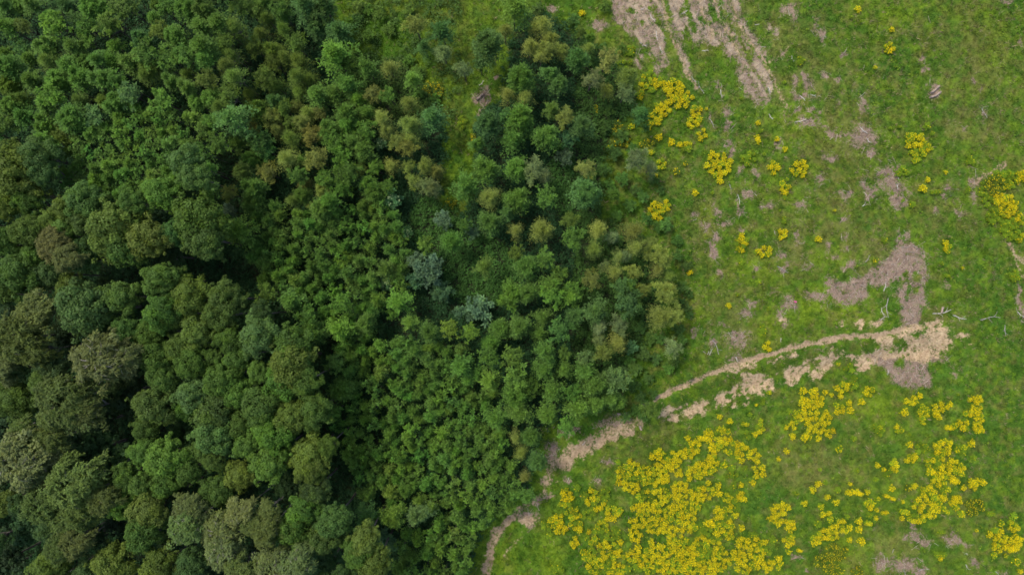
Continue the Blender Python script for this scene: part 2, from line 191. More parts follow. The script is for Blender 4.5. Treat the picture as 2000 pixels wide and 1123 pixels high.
# ---------------------------------------------------------------- trees: x y r, per kind and tone (crown centre in photo pixels)
# T tall broadleaf, B birch, W sallow, G young broadleaf tree, E elder / blue-green bush, U dark understorey tree
TREES = {
'T.olive': "45 340 46|22 320 34|128 408 22|100 430 20|230 446 48|379 580 38|390 646 32|572 708 40|574 812 34|607 884 34|609 914 28|470 927 26|16 981 24|107 1104 34|227 1093 34|294 994 34|315 1104 34|716 1050 28|735 1100 30|294 467 36|12 402 24|142 563 26",
'T.mid': "55 395 26|248 483 36|403 467 36|395 430 46|62 452 32|10 470 30|40 534 38|67 500 26|16 563 28|320 547 32|240 582 32|251 646 26|294 652 26|320 609 32|310 697 32|320 738 28|305 790 34|35 782 34|88 748 26|288 836 26|446 585 34|430 617 30|457 665 28|467 700 26|574 678 36|558 742 36|598 742 28|377 708 30|419 697 14|433 740 30|510 790 36|508 726 20|363 796 24|617 801 30|484 866 24|419 900 18|371 919 24|526 906 32|427 957 28|283 882 26|278 943 24|326 941 28|248 930 24|286 1034 36|633 1050 30|262 398 26|130 451 28|345 615 26|350 680 24|470 830 24|395 880 22|640 870 20",
'T.bright': "323 379 32|465 764 30|532 838 34|542 844 34|326 892 34|590 997 30|569 1031 30|700 1075 28|238 981 26",
'T.grey': "172 395 34|171 603 50|510 657 38|379 772 30|425 806 40|419 847 38|655 1015 32|368 320 30|385 347 28|165 435 22",
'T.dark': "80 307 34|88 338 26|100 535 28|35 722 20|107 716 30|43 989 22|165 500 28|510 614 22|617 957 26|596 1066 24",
'B.brown': "107 480 26|133 505 22|77 608 32|8 721 24|526 994 16|377 994 26",
'B.olive': "35 662 42|67 685 28|140 780 46|170 800 28|107 810 26|48 847 24|91 863 26|150 943 44|160 970 36|94 983 34|142 1005 34|200 975 26|118 1069 22|150 1058 26|521 1034 26|494 1021 20|470 1106 26",
'B.pale': "205 700 44|250 694 22|48 898 50|80 911 32|366 1026 30|433 1029 30|473 997 24|438 1063 30|537 1104 32|577 1098 28",
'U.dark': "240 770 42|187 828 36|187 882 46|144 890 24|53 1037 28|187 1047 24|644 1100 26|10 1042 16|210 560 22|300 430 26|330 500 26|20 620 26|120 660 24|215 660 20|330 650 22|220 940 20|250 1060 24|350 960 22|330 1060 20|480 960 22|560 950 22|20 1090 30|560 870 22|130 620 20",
'W.olive': "457 53 22|470 67 20|441 88 20|452 107 20|441 128 22|457 150 24|556 61 22|524 40 22|510 67 18|500 96 22|534 101 26|582 91 24|558 115 22|585 123 26|537 125 20|524 155 26|582 152 26|606 158 22|585 182 18|542 170 22|478 14 26|505 27 20|489 187 20|406 158 24|366 147 20|449 187 24|427 208 18|574 392 18|572 272 26|556 214 20|292 140 28|316 62 22|96 120 26|50 55 18|305 10 16|1111 430 20|1181 686 22|1266 798 20|158 198 24|38 196 26|122 270 24",
'W.straw': "580 211 16|604 222 22|628 222 16|590 240 20|534 232 24|497 256 18|542 254 20|612 267 24|526 339 24|451 379 18|564 312 28|622 312 26|598 360 16|630 373 20|612 403 12|812 53 24|987 61 20|1037 91 20|1047 53 18|991 187 20|1026 192 22|761 136 22|732 187 22|799 203 20|748 235 24|802 246 26|756 256 20|780 278 20|802 275 22|1060 50 24|1074 77 22|1069 99 22|1058 112 18|1149 94 14|1098 99 20|1186 120 26|1186 176 18|1224 150 26|1103 230 22|708 331 14|764 325 18|796 291 22|799 328 16|831 325 22|810 355 18|852 336 18|956 387 24|1007 451 18|1058 449 25|1143 331 22|1170 448 22|1237 451 26|1160 488 22|1242 483 20|1208 502 16|1290 502 24|1266 499 16|1154 547 22|1200 531 20|1237 531 18|1285 526 18|1306 539 18|1256 566 18|1304 566 20|1205 668 24|1298 574 26|1290 619 30|1317 614 22|1007 855 16|1018 884 18|1026 932 14|1270 475 16",
'W.grey': "844 368 20|834 365 22|1042 333 26|1063 345 18|1242 312 26|1272 328 18|1157 158 24|1221 184 22|1197 464 16|1312 678 22|1173 638 18|1170 662 18|1208 633 22|906 139 20|866 104 20|1180 520 14|1222 500 14",
'G.blue': "598 13 28|630 11 26|622 35 24|617 56 20|638 21 18|662 64 28|454 232 32|863 64 24|828 93 16|954 85 34|938 126 16|844 230 26|954 240 26|989 230 18|1125 115 24|1074 144 18|1093 163 20|1138 246 24|1253 222 18|989 416 18|1146 379 30|1216 560 22|1162 609 26|1224 590 30|1093 643 26|716 1005 26|130 12 22|150 38 18|275 78 24|537 198 20|470 254 24|50 96 18|521 293 24|510 278 28",
'G.mid': "366 16 26|395 16 26|427 45 26|395 53 26|395 91 30|366 112 24|403 118 26|548 19 20|516 3 20|553 29 18|689 128 22|678 166 26|622 187 26|655 187 24|366 171 20|411 192 22|385 203 18|417 240 22|403 254 22|569 243 16|644 256 28|678 222 24|681 246 24|657 278 24|689 278 22|430 283 24|465 280 22|489 312 20|473 336 20|494 368 26|494 395 24|590 317 16|585 344 20|638 350 22|590 384 18|670 307 24|681 341 26|670 368 22|644 395 24|628 413 22|716 134 24|759 187 18|1015 150 28|716 262 26|1013 235 30|1002 275 26|932 281 16|1077 214 18|1066 267 26|711 296 26|721 360 22|759 365 18|732 379 22|948 331 28|911 363 30|1007 328 24|1010 390 26|906 440 16|956 435 24|879 472 22|756 528 24|946 520 18|1007 494 18|1028 520 26|1066 387 24|1119 467 26|1066 504 20|1093 534 20|1074 558 24|1117 568 22|524 571 24|569 587 26|604 614 24|633 611 16|609 649 28|670 593 24|657 708 22|670 761 26|652 804 22|1031 571 24|716 630 22|839 649 22|980 643 22|1015 638 24|956 670 18|956 697 24|900 716 26|1002 697 24|1010 737 28|1007 777 28|1037 753 22|967 817 24|1015 806 28|1077 574 28|1061 619 20|1066 689 26|1103 689 16|1103 721 20|1061 721 24|1079 764 28|1143 724 26|1162 753 26|1119 764 20|1192 777 22|1130 796 30|1165 790 20|1210 788 14|1069 812 22|716 965 18|791 957 16|1200 381 12|12 12 24|65 10 22|16 55 24|182 14 28|248 18 32|328 18 22|303 38 18|217 50 28|170 56 20|15 108 20|92 92 26|144 92 22|172 82 20|286 106 28|192 118 22|220 118 20|253 122 24|18 134 28|60 116 18|138 132 28|170 126 20|335 118 28|62 158 24|114 160 26|157 152 26|200 154 26|230 158 22|337 160 22|88 205 20|322 200 28|227 203 26|18 236 26|48 228 26|88 244 28|142 236 30|88 280 26|96 40 20|340 70 24|20 205 22|1225 560 20|1240 600 18|45 15 18",
'G.lime': "655 112 34|500 214 24|467 451 32|112 52 30|224 90 16|20 170 24|107 190 30|203 198 16|807 158 20|1005 16 30|780 590 26|991 587 24|801 630 18|879 641 20|919 649 20|954 745 22|1114 579 24|665 643 28|764 957 20|767 1010 24|831 478 18|1002 571 24|1135 64 13|1154 75 10",
'G.pale': "1205 737 28|817 1005 26|258 186 28|188 230 26|1162 755 18|1143 700 20|1185 735 20",
'E.grey': "839 526 34|936 603 31|924 454 14|451 411 14|812 510 18|866 430 19",
'E.blue': "1109 273 20|1103 309 18|860 566 20|866 571 20|898 609 14|812 547 22|1232 678 14|748 1045 20|767 1063 14",
'R.mid': "1190 215 13|1215 265 15|1235 292 12|1200 300 14|1180 332 13|1215 350 15|1240 372 12|1190 362 12|1230 402 13|1205 422 12|1255 385 12|1290 372 10|1180 250 14|1250 640 13|1270 660 14|1255 690 15|1280 700 12|1240 720 15|1265 740 12|1235 752 14|1250 775 12|1228 700 13|1290 662 12|1330 560 13|1336 600 14|1325 645 13|1245 232 10|1300 440 14|1322 470 12|1318 705 10|1340 520 11|1328 590 10|1345 575 9|1305 720 11|1275 770 10|1268 795 11|1240 800 12|1222 812 10|1322 500 11|1262 430 12|1275 350 11|1262 250 9|1285 445 11|1345 615 9|1330 665 11|1208 470 11|1255 812 10|700 40 13|820 185 12|1050 20 12|1120 40 13|1150 120 12|1170 140 11",
'R.lime': "720 70 12|740 30 13|760 60 14|720 20 12|800 20 11|700 12 12|800 120 12|815 140 11|850 195 12|1180 15 13|1215 95 10|1302 712 9|1345 735 8",
'E.bloom': "745 283 14|767 392 20|796 454 12|756 555 14",
}
FILLS = [  # polygon, r range, tones, kind, spacing factor
([(115,205),(200,215),(250,205),(330,215),(430,215),(445,300),(425,380),(350,365),(300,365),(240,380),(200,390),(130,370),(112,300)],(14,20),['S.mid','S.mid','S.lime','S.mid'],1.05),
([(500,400),(560,405),(640,425),(700,400),(760,400),(795,450),(790,520),(800,600),(760,640),(700,665),(640,640),(620,640),(600,610),(560,600),(500,540),(490,470)],(12,17),['S.mid','S.mid','S.lime','S.mid'],1.05),
([(650,680),(720,655),(830,665),(900,680),(930,720),(975,780),(985,900),(1040,930),(1030,980),(962,1010),(918,1060),(900,1160),(790,1160),(770,1080),(735,1040),(700,950),(660,850)],(11,17),['S.mid','S.lime','S.mid','S.mid'],1.05),
([(640,230),(700,190),(740,260),(790,400),(700,410),(640,400),(620,300)],(17,22),['G.mid','G.mid','G.lime'],1.1),
([(-20,-20),(600,-20),(430,60),(400,220),(120,240),(-20,270)],(20,26),['G.mid','G.mid','G.blue','G.mid'],1.15),
([(980,560),(1120,560),(1140,640),(1120,700),(1220,730),(1200,800),(1060,850),(1050,930),(990,900),(990,790),(960,700)],(18,24),['G.mid','G.mid','G.blue'],1.1),
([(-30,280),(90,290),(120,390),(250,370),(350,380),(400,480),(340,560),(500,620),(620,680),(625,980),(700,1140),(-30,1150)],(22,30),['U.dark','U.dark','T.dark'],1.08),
([(700,480),(800,600),(800,640),(860,630),(900,640),(860,680),(650,700),(640,640)],(16,20),['G.mid','G.lime'],1.1),
([(948,255),(1060,200),(1080,330),(1060,560),(1000,480),(960,400),(945,330)],(15,20),['G.mid','G.blue'],1.35),
]
GAPS = [(900,230,28),(905,270,30),(900,340,24),(880,200,24),(760,90,40),(870,30,50),(930,300,14),(40,272,16),(26,288,13),(115,350,9),(108,382,14),(92,412,18),(60,430,13),(205,532,20),(182,545,12),(270,515,15),(310,512,12),(420,500,26),(455,520,34),(490,560,28),(385,498,20),(530,600,16),
(85,575,15),(40,752,16),(18,762,14),(60,832,20),(80,815,14),(20,842,14),(255,828,15),(232,885,26),(190,870,20),(120,908,13),(98,925,11),(560,628,16),(575,640,14),(625,650,16),(632,700,20),(640,735,18),(612,770,12),(645,860,16),(655,900,18),(655,945,20),(665,985,16),(700,1030,12),
(582,30,10),(592,80,17),(610,115,15),(628,148,13),(643,165,12),(520,200,12),(582,205,10),(546,365,15),(638,325,10),(745,640,24),(760,655,14),(920,690,12),(934,712,13),(985,760,9),(978,790,12),(985,830,10),(1000,860,10),(470,300,14),(440,330,22),(432,360,18),(500,350,14),
(1150,578,26),(1180,580,20),(1130,640,16),(1125,670,14),(1245,650,30),(1240,700,34),(1240,760,30),(940,480,26),(960,550,30),(900,540,24),(840,600,30),(900,580,20),(830,430,28),(800,420,16),(1100,370,26),(1190,300,24),(1180,260,30),(1170,410,26),(1110,500,22),(1130,520,18),
(700,60,50),(760,40,60),(850,30,50),(780,100,40),(880,160,30),(910,300,40),(950,140,14),(245,105,10),(205,70,8),(130,25,8),(160,20,6),(320,150,12),(265,155,14),(300,165,10),(740,200,8),(780,330,12),(865,395,20),(470,865,10),(340,560,12),(300,480,10),(770,1040,16),(745,1030,12),(740,985,12),(1020,390,8),(1060,300,10)]
SPECIAL = None
LOGS = """1821 614 1856 606 w|1841 600 1837 611 b|1858 617 1886 623 w|1912 623 1952 619 g|1985 609 1999 622 w|1733 582 1733 620 g|1721 601 1725 617 w|1717 624 1732 618 w|1742 723 1741 734 w|1385 693 1391 681 w|1381 692 1384 685 w|1391 662 1405 692 g|1371 684 1377 690 g|1437 697 1440 706 w|1525 660 1525 668 w|1351 150 1360 165 g|1406 176 1410 192 w|1500 224 1508 235 w|1550 242 1572 234 w|1560 187 1570 199 w|1546 110 1549 122 w|1371 99 1384 101 w|1475 49 1483 48 w|1498 171 1504 185 w|1689 272 1699 281 w|1385 232 1395 251 g|1269 29 1278 45 w|1249 85 1264 92 w|1289 91 1293 107 w|1250 21 1261 16 w|1205 808 1224 806 b|1248 831 1253 839 b|4 838 80 820 t|211 954 227 945 t|1441 380 1445 399 w|1512 450 1514 458 w|1518 521 1540 532 g|1423 360 1429 372 g|1683 404 1691 395 w|1749 360 1753 371 w|1753 348 1756 356 w|1690 512 1701 498 g|1727 569 1731 550 w|1880 1077 1890 1083 w|1884 1101 1894 1114 w|1943 1114 1950 1121 w|1765 1111 1767 1121 g|1794 1115 1815 1110 g|1742 1079 1745 1069 g|1917 211 1925 232 g|1815 192 1837 181 b|1816 182 1834 170 b|1960 635 1961 657 g|1363 160 1374 184 g|1478 300 1480 301 w|1676 250 1690 262 w|1280 62 1284 80 w|1330 30 1342 22 w|1580 186 1592 190 w|1137 868 1143 862 w|936 168 946 160 w|930 196 944 186 b"""
# ---------------------------------------------------------------- masks on a pixel lattice, sampled by ground, grass and twigs
MX0, MY0, MST = -160, -160, 2.0
MW, MH = 1160, 722
GX, GY = np.meshgrid(MX0 + np.arange(MW) * MST, MY0 + np.arange(MH) * MST)
WX = GX + (fbm(GX / 15, GY / 15, 3) - .5) * 20 + (fbm(GX / 5, GY / 5, 5, 2) - .5) * 12
WY = GY + (fbm(GX / 15, GY / 15, 9) - .5) * 20 + (fbm(GX / 5, GY / 5, 11, 2) - .5) * 12

def window(x0, x1, y0, y1):
    i0 = int(max(0, (x0 - MX0) / MST)); i1 = int(min(MW, (x1 - MX0) / MST + 2))
    j0 = int(max(0, (y0 - MY0) / MST)); j1 = int(min(MH, (y1 - MY0) / MST + 2))
    return slice(j0, max(j1, j0)), slice(i0, max(i1, i0))

def blobs(lst, soft=.4, default_angle=0):
    m = np.zeros((MH, MW))
    for b in lst:
        cx, cy, rx, ry = b[:4]; a = math.radians(b[4] if len(b) > 4 else 0)
        R_ = max(rx, ry) * 1.6 + 18
        s = window(cx - R_, cx + R_, cy - R_, cy + R_)
        dx = WX[s] - cx; dy = -(WY[s] - cy)
        u = dx * math.cos(a) + dy * math.sin(a); v = -dx * math.sin(a) + dy * math.cos(a)
        d = np.sqrt((u / rx) ** 2 + (v / ry) ** 2)
        m[s] = np.maximum(m[s], sstep(1 + soft, 1 - soft, d))
    return m

def polys(lst, blur=3):
    m = np.zeros((MH, MW))
    for P in lst:
        inside = np.zeros((MH, MW), bool)
        n = len(P)
        for i in range(n):
            x1, y1 = P[i]; x2, y2 = P[(i + 1) % n]
            if y1 == y2: continue
            c = ((y1 > WY) != (y2 > WY)) & (WX < (x2 - x1) * (WY - y1) / (y2 - y1) + x1)
            inside ^= c
        m = np.maximum(m, inside.astype(float))
    for _ in range(blur):
        p = np.pad(m, 1, mode='edge')
        m = (p[:-2, 1:-1] + p[2:, 1:-1] + p[1:-1, :-2] + p[1:-1, 2:] + 2 * m) / 6
    return m

def lines(lst, warp=.35):
    m = np.zeros((MH, MW))
    X = GX + (WX - GX) * warp; Y = GY + (WY - GY) * warp
    for it in lst:
        pts, w = it[0], it[1]; st = it[2] if len(it) > 2 else 1
        for (x1, y1), (x2, y2) in zip(pts[:-1], pts[1:]):
            s = window(min(x1, x2) - 3 * w - 8, max(x1, x2) + 3 * w + 8, min(y1, y2) - 3 * w - 8, max(y1, y2) + 3 * w + 8)
            L = (x2 - x1) ** 2 + (y2 - y1) ** 2
            t = np.clip(((X[s] - x1) * (x2 - x1) + (Y[s] - y1) * (y2 - y1)) / L, 0, 1)
            d = np.hypot(X[s] - x1 - t * (x2 - x1), Y[s] - y1 - t * (y2 - y1))
            m[s] = np.maximum(m[s], st * sstep(w * 1.5, w * .5, d))
    return m

m_green = np.maximum(lines(GREEN_STRIPES, .6), blobs(GREEN_SPOTS, .5))
m_trail = lines(TRAILS, .7) * (.45 + .8 * fbm(GX / 9, GY / 9, 77, 3))
m_path = lines([(PATH, 5.6, 1)], .45) * (.80 + .3 * fbm(GX / 12, GY / 12, 19, 3))
m_brush = np.maximum(blobs(BRUSH, .85), polys(BRUSH_POLY, 9)) * (1 - .9 * m_green) * (.48 + .92 * fbm(GX / 8, GY / 8, 13, 3))
ST_U = GX * .86 - GY * .51; ST_V = GX * .51 + GY * .86
m_strk = sstep(1190, 1230, GX) * sstep(1560, 1520, GX) * sstep(240, 190, GY)
m_strf = fbm(ST_U / 7, ST_V / 90, 141, 3)
m_brush = m_brush * (1 - m_strk * (1 - (.25 + 1.35 * m_strf)))
m_scar = blobs(SAND, .5) * (1 - .95 * blobs(GREEN_SPOTS, .4)) * (.62 + .62 * fbm(GX / 7, GY / 7, 15, 3))
m_scar = np.maximum(m_scar, lines([([(1295,806),(1350,803),(1400,789),(1460,768),(1500,750),(1560,728),(1620,705),(1660,700)],13,1)],1.2) * (.05 + 1.0 * sstep(.42, .66, fbm(GX / 9, GY / 6, 117, 3))))
m_sand = np.maximum(np.maximum(m_scar, m_trail * .9), m_path)
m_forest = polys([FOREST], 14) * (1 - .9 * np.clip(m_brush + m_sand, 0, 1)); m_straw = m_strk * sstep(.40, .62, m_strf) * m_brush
m_lime = blobs(LIME, .8); m_lush = blobs(LUSH, .8); m_dull = blobs(DULL, .8); m_dry = blobs(DRY, .8)

def samp(m, px, py):
    x = np.clip((np.asarray(px) - MX0) / MST, 0, MW - 1.001); y = np.clip((np.asarray(py) - MY0) / MST, 0, MH - 1.001)
    i = x.astype(int); j = y.astype(int); fx = x - i; fy = y - j
    return (m[j, i] * (1 - fx) + m[j, i + 1] * fx) * (1 - fy) + (m[j + 1, i] * (1 - fx) + m[j + 1, i + 1] * fx) * fy

def grass_tint(px, py):
    px = np.asarray(px, float); py = np.asarray(py, float)
    c = np.empty(px.shape + (3,)); c[:] = (0.074, 0.139, 0.014)
    n1 = fbm(px / 60, py / 60, 21); n2 = fbm(px / 22, py / 22, 31); n3 = fbm(px / 9, py / 9, 41, 3)
    def mix(col, f):
        f = np.clip(f, 0, 1)[..., None]
        return c * (1 - f) + np.array(col) * f
    c = mix((.160, .240, .016), samp(m_lime, px, py) * (.35 + .8 * n2))
    c = mix((0.042, 0.113, 0.014), samp(m_lush, px, py) * (.3 + .8 * n2))
    c = mix((0.086, 0.116, 0.022), samp(m_dull, px, py) * (.4 + .7 * n1))
    c = mix((0.113, 0.195, 0.016), sstep(.50, .70, n3) * .8)
    c = mix((0.103, 0.120, 0.027), sstep(.52, .74, n2) * .45)
    c = mix((0.041, 0.104, 0.013), sstep(.52, .30, n3) * .55)
    c = mix((0.039, 0.112, 0.012), sstep(.48, .28, n1) * .55)
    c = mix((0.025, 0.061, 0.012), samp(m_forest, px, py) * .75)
    c = mix((.145, .152, .048), samp(m_dry, px, py) * (.05 + .55 * sstep(.38, .66, fbm(px / 17, py / 17, 57, 3))))
    c = mix((.165, .145, .055), sstep(.52, .72, fbm(px / 12, py / 12, 51, 3)) * .35 * (px > 1150))
    return c * np.array([1.03, .97, .82])

PATHX = np.array([p[0] for p in PATH], float); PATHY = np.array([p[1] for p in PATH], float)
def gz(x, y):
    x = np.asarray(x, float); y = np.asarray(y, float)
    z = (fbm(x / 23 + 50, y / 23 + 50, 61, 3) - .5) * 1.0 + (fbm(x / 2.2 + 90, y / 2.2 + 90, 63, 3) - .5) * .28
    px = x / K + 1000; py = 561.5 - y / K
    yp = np.interp(px, PATHX, PATHY)
    w = sstep(1230, 1310, px) * sstep(1900, 1830, px)
    d = py - yp
    z = z - w * (sstep(8, 60, d) * 1.3) * sstep(330, 120, d) - w * .14 * np.exp(-(d / 6.0) ** 2)
    ms = samp(np.maximum(m_sand, m_brush), px, py)
    z = z + ms * (fbm(x / .7 + 9, y / .7 + 9, 67, 3) - .5) * .22
    return z

# ---------------------------------------------------------------- materials
def mat(name):
    m = bpy.data.materials.new(name); m.use_nodes = True
    nt = m.node_tree
    return m, nt, nt.nodes, nt.links, nt.nodes["Principled BSDF"]

def leaf_material(name, source, rough=.55, transl=.30, yellow=(1.22, 1.18, .72), vamp=.55):
    """source 'object' takes the tree's own colour from the object colour, 'tint' from the face attribute"""
    m, nt, N, L, P = mat(name)
    if source == 'object':
        c = N.new("ShaderNodeObjectInfo"); col = c.outputs["Color"]
    else:
        c = N.new("ShaderNodeAttribute"); c.attribute_name = "tint"; col = c.outputs["Color"]
    v = N.new("ShaderNodeAttribute"); v.attribute_name = "v"
    h = N.new("ShaderNodeAttribute"); h.attribute_name = "h"
    ma = N.new("ShaderNodeMath"); ma.operation = 'MULTIPLY_ADD'
    L.new(v.outputs["Fac"], ma.inputs[0]); ma.inputs[1].default_value = vamp; ma.inputs[2].default_value = 1.0
    vm = N.new("ShaderNodeVectorMath"); vm.operation = 'SCALE'
    L.new(col, vm.inputs[0]); L.new(ma.outputs[0], vm.inputs["Scale"])
    ym = N.new("ShaderNodeMix"); ym.data_type = 'RGBA'; ym.blend_type = 'MULTIPLY'
    L.new(h.outputs["Fac"], ym.inputs["Factor"]); L.new(vm.outputs[0], ym.inputs["A"]); ym.inputs["B"].default_value = (*yellow, 1)
    L.new(ym.outputs["Result"], P.inputs["Base Color"])
    P.inputs["Roughness"].default_value = rough
    P.inputs["Specular IOR Level"].default_value = .10
    tr = N.new("ShaderNodeBsdfTranslucent"); L.new(ym.outputs["Result"], tr.inputs[0])
    mx = N.new("ShaderNodeMixShader"); mx.inputs[0].default_value = transl
    L.new(P.outputs[0], mx.inputs[1]); L.new(tr.outputs[0], mx.inputs[2])
    L.new(mx.outputs[0], N["Material Output"].inputs[0])
    return m

M_LEAF = leaf_material("leaves", 'object')
M_TINT = leaf_material("tinted_leaves", 'tint', vamp=.4)

def bark_material(name, ca, cb, scale=6):
    m, nt, N, L, P = mat(name)
    tc = N.new("ShaderNodeTexCoord"); no = N.new("ShaderNodeTexNoise"); no.inputs["Scale"].default_value = scale; no.inputs["Detail"].default_value = 6
    L.new(tc.outputs["Object"], no.inputs["Vector"])
    cr = N.new("ShaderNodeValToRGB"); cr.color_ramp.elements[0].color = (*ca, 1); cr.color_ramp.elements[1].color = (*cb, 1)
    cr.color_ramp.elements[0].position = .35; cr.color_ramp.elements[1].position = .65
    L.new(no.outputs["Fac"], cr.inputs[0]); L.new(cr.outputs[0], P.inputs["Base Color"])
    bp = N.new("ShaderNodeBump"); bp.inputs["Strength"].default_value = .5; L.new(no.outputs["Fac"], bp.inputs["Height"]); L.new(bp.outputs[0], P.inputs["Normal"])
    P.inputs["Roughness"].default_value = .9
    return m
M_BARK = bark_material("grey_brown_bark", (.05, .038, .028), (.12, .10, .08))
M_BIRCH = bark_material("pale_bark", (.12, .108, .084), (.28, .25, .20), 9)
M_WOODW = bark_material("bleached_wood", (.36, .32, .26), (.62, .57, .48), 8)
M_WOODG = bark_material("weathered_grey_wood", (.22, .19, .16), (.38, .34, .29), 8)
M_WOODB = bark_material("brown_wood", (.16, .11, .08), (.34, .26, .19), 8)

def ground_material():
    m, nt, N, L, P = mat("ground")
    def attr(n):
        a = N.new("ShaderNodeAttribute"); a.attribute_name = n; return a
    geo = N.new("ShaderNodeNewGeometry")
    def noise(scale, detail=5, rough=.6):
        n = N.new("ShaderNodeTexNoise"); n.inputs["Scale"].default_value = scale; n.inputs["Detail"].default_value = detail; n.inputs["Roughness"].default_value = rough
        L.new(geo.outputs["Position"], n.inputs["Vector"]); return n
    def ramp(src, a, ca, b, cb):
        r = N.new("ShaderNodeValToRGB"); r.color_ramp.elements[0].position = a; r.color_ramp.elements[0].color = (*ca, 1)
        r.color_ramp.elements[1].position = b; r.color_ramp.elements[1].color = (*cb, 1); L.new(src, r.inputs[0]); return r
    def mixc(f, a, b, blend='MIX'):
        x = N.new("ShaderNodeMix"); x.data_type = 'RGBA'; x.blend_type = blend
        if isinstance(f, float): x.inputs["Factor"].default_value = f
        else: L.new(f, x.inputs["Factor"])
        L.new(a, x.inputs["A"])
        if isinstance(b, tuple): x.inputs["B"].default_value = (*b, 1)
        else: L.new(b, x.inputs["B"])
        return x
    def edge(attr_out, nz, amp, lo, hi):
        a = N.new("ShaderNodeMath"); a.operation = 'SUBTRACT'; L.new(nz, a.inputs[0]); a.inputs[1].default_value = .5
        b = N.new("ShaderNodeMath"); b.operation = 'MULTIPLY_ADD'; L.new(a.outputs[0], b.inputs[0]); b.inputs[1].default_value = amp; L.new(attr_out, b.inputs[2])
        c = N.new("ShaderNodeMapRange"); c.interpolation_type = 'SMOOTHSTEP'; L.new(b.outputs[0], c.inputs[0]); c.inputs[1].default_value = lo; c.inputs[2].default_value = hi
        return c.outputs[0]
    nf = noise(3.2, 6, .7); nm = noise(1.1, 5, .6); nx = noise(9, 4, .7)
    grass = attr("grass_tint")
    gv = ramp(nf.outputs["Fac"], .30, (.68, .70, .70), .72, (1.28, 1.25, 1.12))
    g1 = mixc(1.0, grass.outputs["Color"], gv.outputs[0], 'MULTIPLY')
    # dry dead stems between the grass
    dryf = edge(attr("litter").outputs["Fac"], nf.outputs["Fac"], 2.2, .45, .95)
    dry = ramp(nx.outputs["Fac"], .3, (.16, .12, .075), .75, (.34, .28, .20))
    g2 = mixc(dryf, g1.outputs["Result"], dry.outputs[0])
    brush = ramp(nx.outputs["Fac"], .32, (.095, .066, .048), .66, (.33, .25, .185))
    brush = mixc(attr("straw").outputs["Fac"], brush.outputs[0], ramp(nx.outputs["Fac"], .32, (.18, .14, .09), .66, (.42, .345, .24)).outputs[0])
    tone = ramp(nm.outputs["Fac"], .35, (.85, .78, .74), .68, (1.15, 1.12, 1.05))
    brush2 = mixc(1.0, brush.outputs["Result"], tone.outputs[0], 'MULTIPLY')
    g3 = mixc(edge(attr("brush").outputs["Fac"], nf.outputs["Fac"], 2.8, .32, .86), g2.outputs["Result"], brush2.outputs["Result"])
    sand = ramp(nf.outputs["Fac"], .32, (.20, .145, .085), .70, (.39, .30, .19))
    scar = ramp(nf.outputs["Fac"], .32, (.25, .175, .10), .70, (.53, .41, .245))
    sand = mixc(attr("scar").outputs["Fac"], sand.outputs[0], scar.outputs[0])
    sand2 = mixc(1.0, sand.outputs["Result"], tone.outputs[0], 'MULTIPLY')
    g4 = mixc(edge(attr("sand").outputs["Fac"], nf.outputs["Fac"], 2.2, .30, .78), g3.outputs["Result"], sand2.outputs["Result"])
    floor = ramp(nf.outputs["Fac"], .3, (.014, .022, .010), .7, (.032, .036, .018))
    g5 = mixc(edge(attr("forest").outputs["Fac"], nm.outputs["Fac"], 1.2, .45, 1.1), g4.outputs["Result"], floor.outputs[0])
    L.new(g5.outputs["Result"], P.inputs["Base Color"])
    P.inputs["Roughness"].default_value = .95; P.inputs["Specular IOR Level"].default_value = .1
    bp = N.new("ShaderNodeBump"); bp.inputs["Strength"].default_value = .7; bp.inputs["Distance"].default_value = .12
    L.new(nx.outputs["Fac"], bp.inputs["Height"]); L.new(bp.outputs[0], P.inputs["Normal"])
    return m

# ---------------------------------------------------------------- ground: one sheet, fine in the middle, stretched to the horizon
def axis(half, step):
    a = np.arange(-half, half + step / 2, step)
    ext = half + np.cumsum(step * 1.35 ** np.arange(1, 30)); ext = ext[ext < 2600]
    return np.concatenate([-ext[::-1], a, ext])
xs = axis(100, .24); ys = axis(66, .24)
gx, gy = np.meshgrid(xs, ys)
gzv = gz(gx, gy)
V = np.stack([gx, gy, gzv], -1).reshape(-1, 3)
nx_, ny_ = len(xs), len(ys)
ii, jj = np.meshgrid(np.arange(nx_ - 1), np.arange(ny_ - 1))
b0 = (jj * nx_ + ii).ravel()
F = np.stack([b0, b0 + 1, b0 + 1 + nx_, b0 + nx_], 1).ravel()
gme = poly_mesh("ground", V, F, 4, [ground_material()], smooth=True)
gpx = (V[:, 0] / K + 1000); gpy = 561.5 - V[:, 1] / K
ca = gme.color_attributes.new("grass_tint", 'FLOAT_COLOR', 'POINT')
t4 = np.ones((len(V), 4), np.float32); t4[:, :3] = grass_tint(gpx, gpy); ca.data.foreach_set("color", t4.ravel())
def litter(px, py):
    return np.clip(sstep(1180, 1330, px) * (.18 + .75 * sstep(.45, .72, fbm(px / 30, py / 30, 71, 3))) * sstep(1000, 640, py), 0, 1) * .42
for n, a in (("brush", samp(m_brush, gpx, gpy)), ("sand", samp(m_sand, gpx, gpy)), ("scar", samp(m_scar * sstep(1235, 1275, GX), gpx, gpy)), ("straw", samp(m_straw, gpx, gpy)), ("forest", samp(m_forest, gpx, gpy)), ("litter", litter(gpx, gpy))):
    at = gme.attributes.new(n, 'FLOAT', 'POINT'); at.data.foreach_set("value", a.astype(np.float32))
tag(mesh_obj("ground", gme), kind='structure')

# ---------------------------------------------------------------- leaves: every leaf is a small diamond
def diamonds(C, U, Vv):
    n = len(C)
    v = np.stack([C - U, C + Vv, C + U * 1.05, C - Vv], 1).reshape(-1, 3)
    return v, np.arange(n * 4)

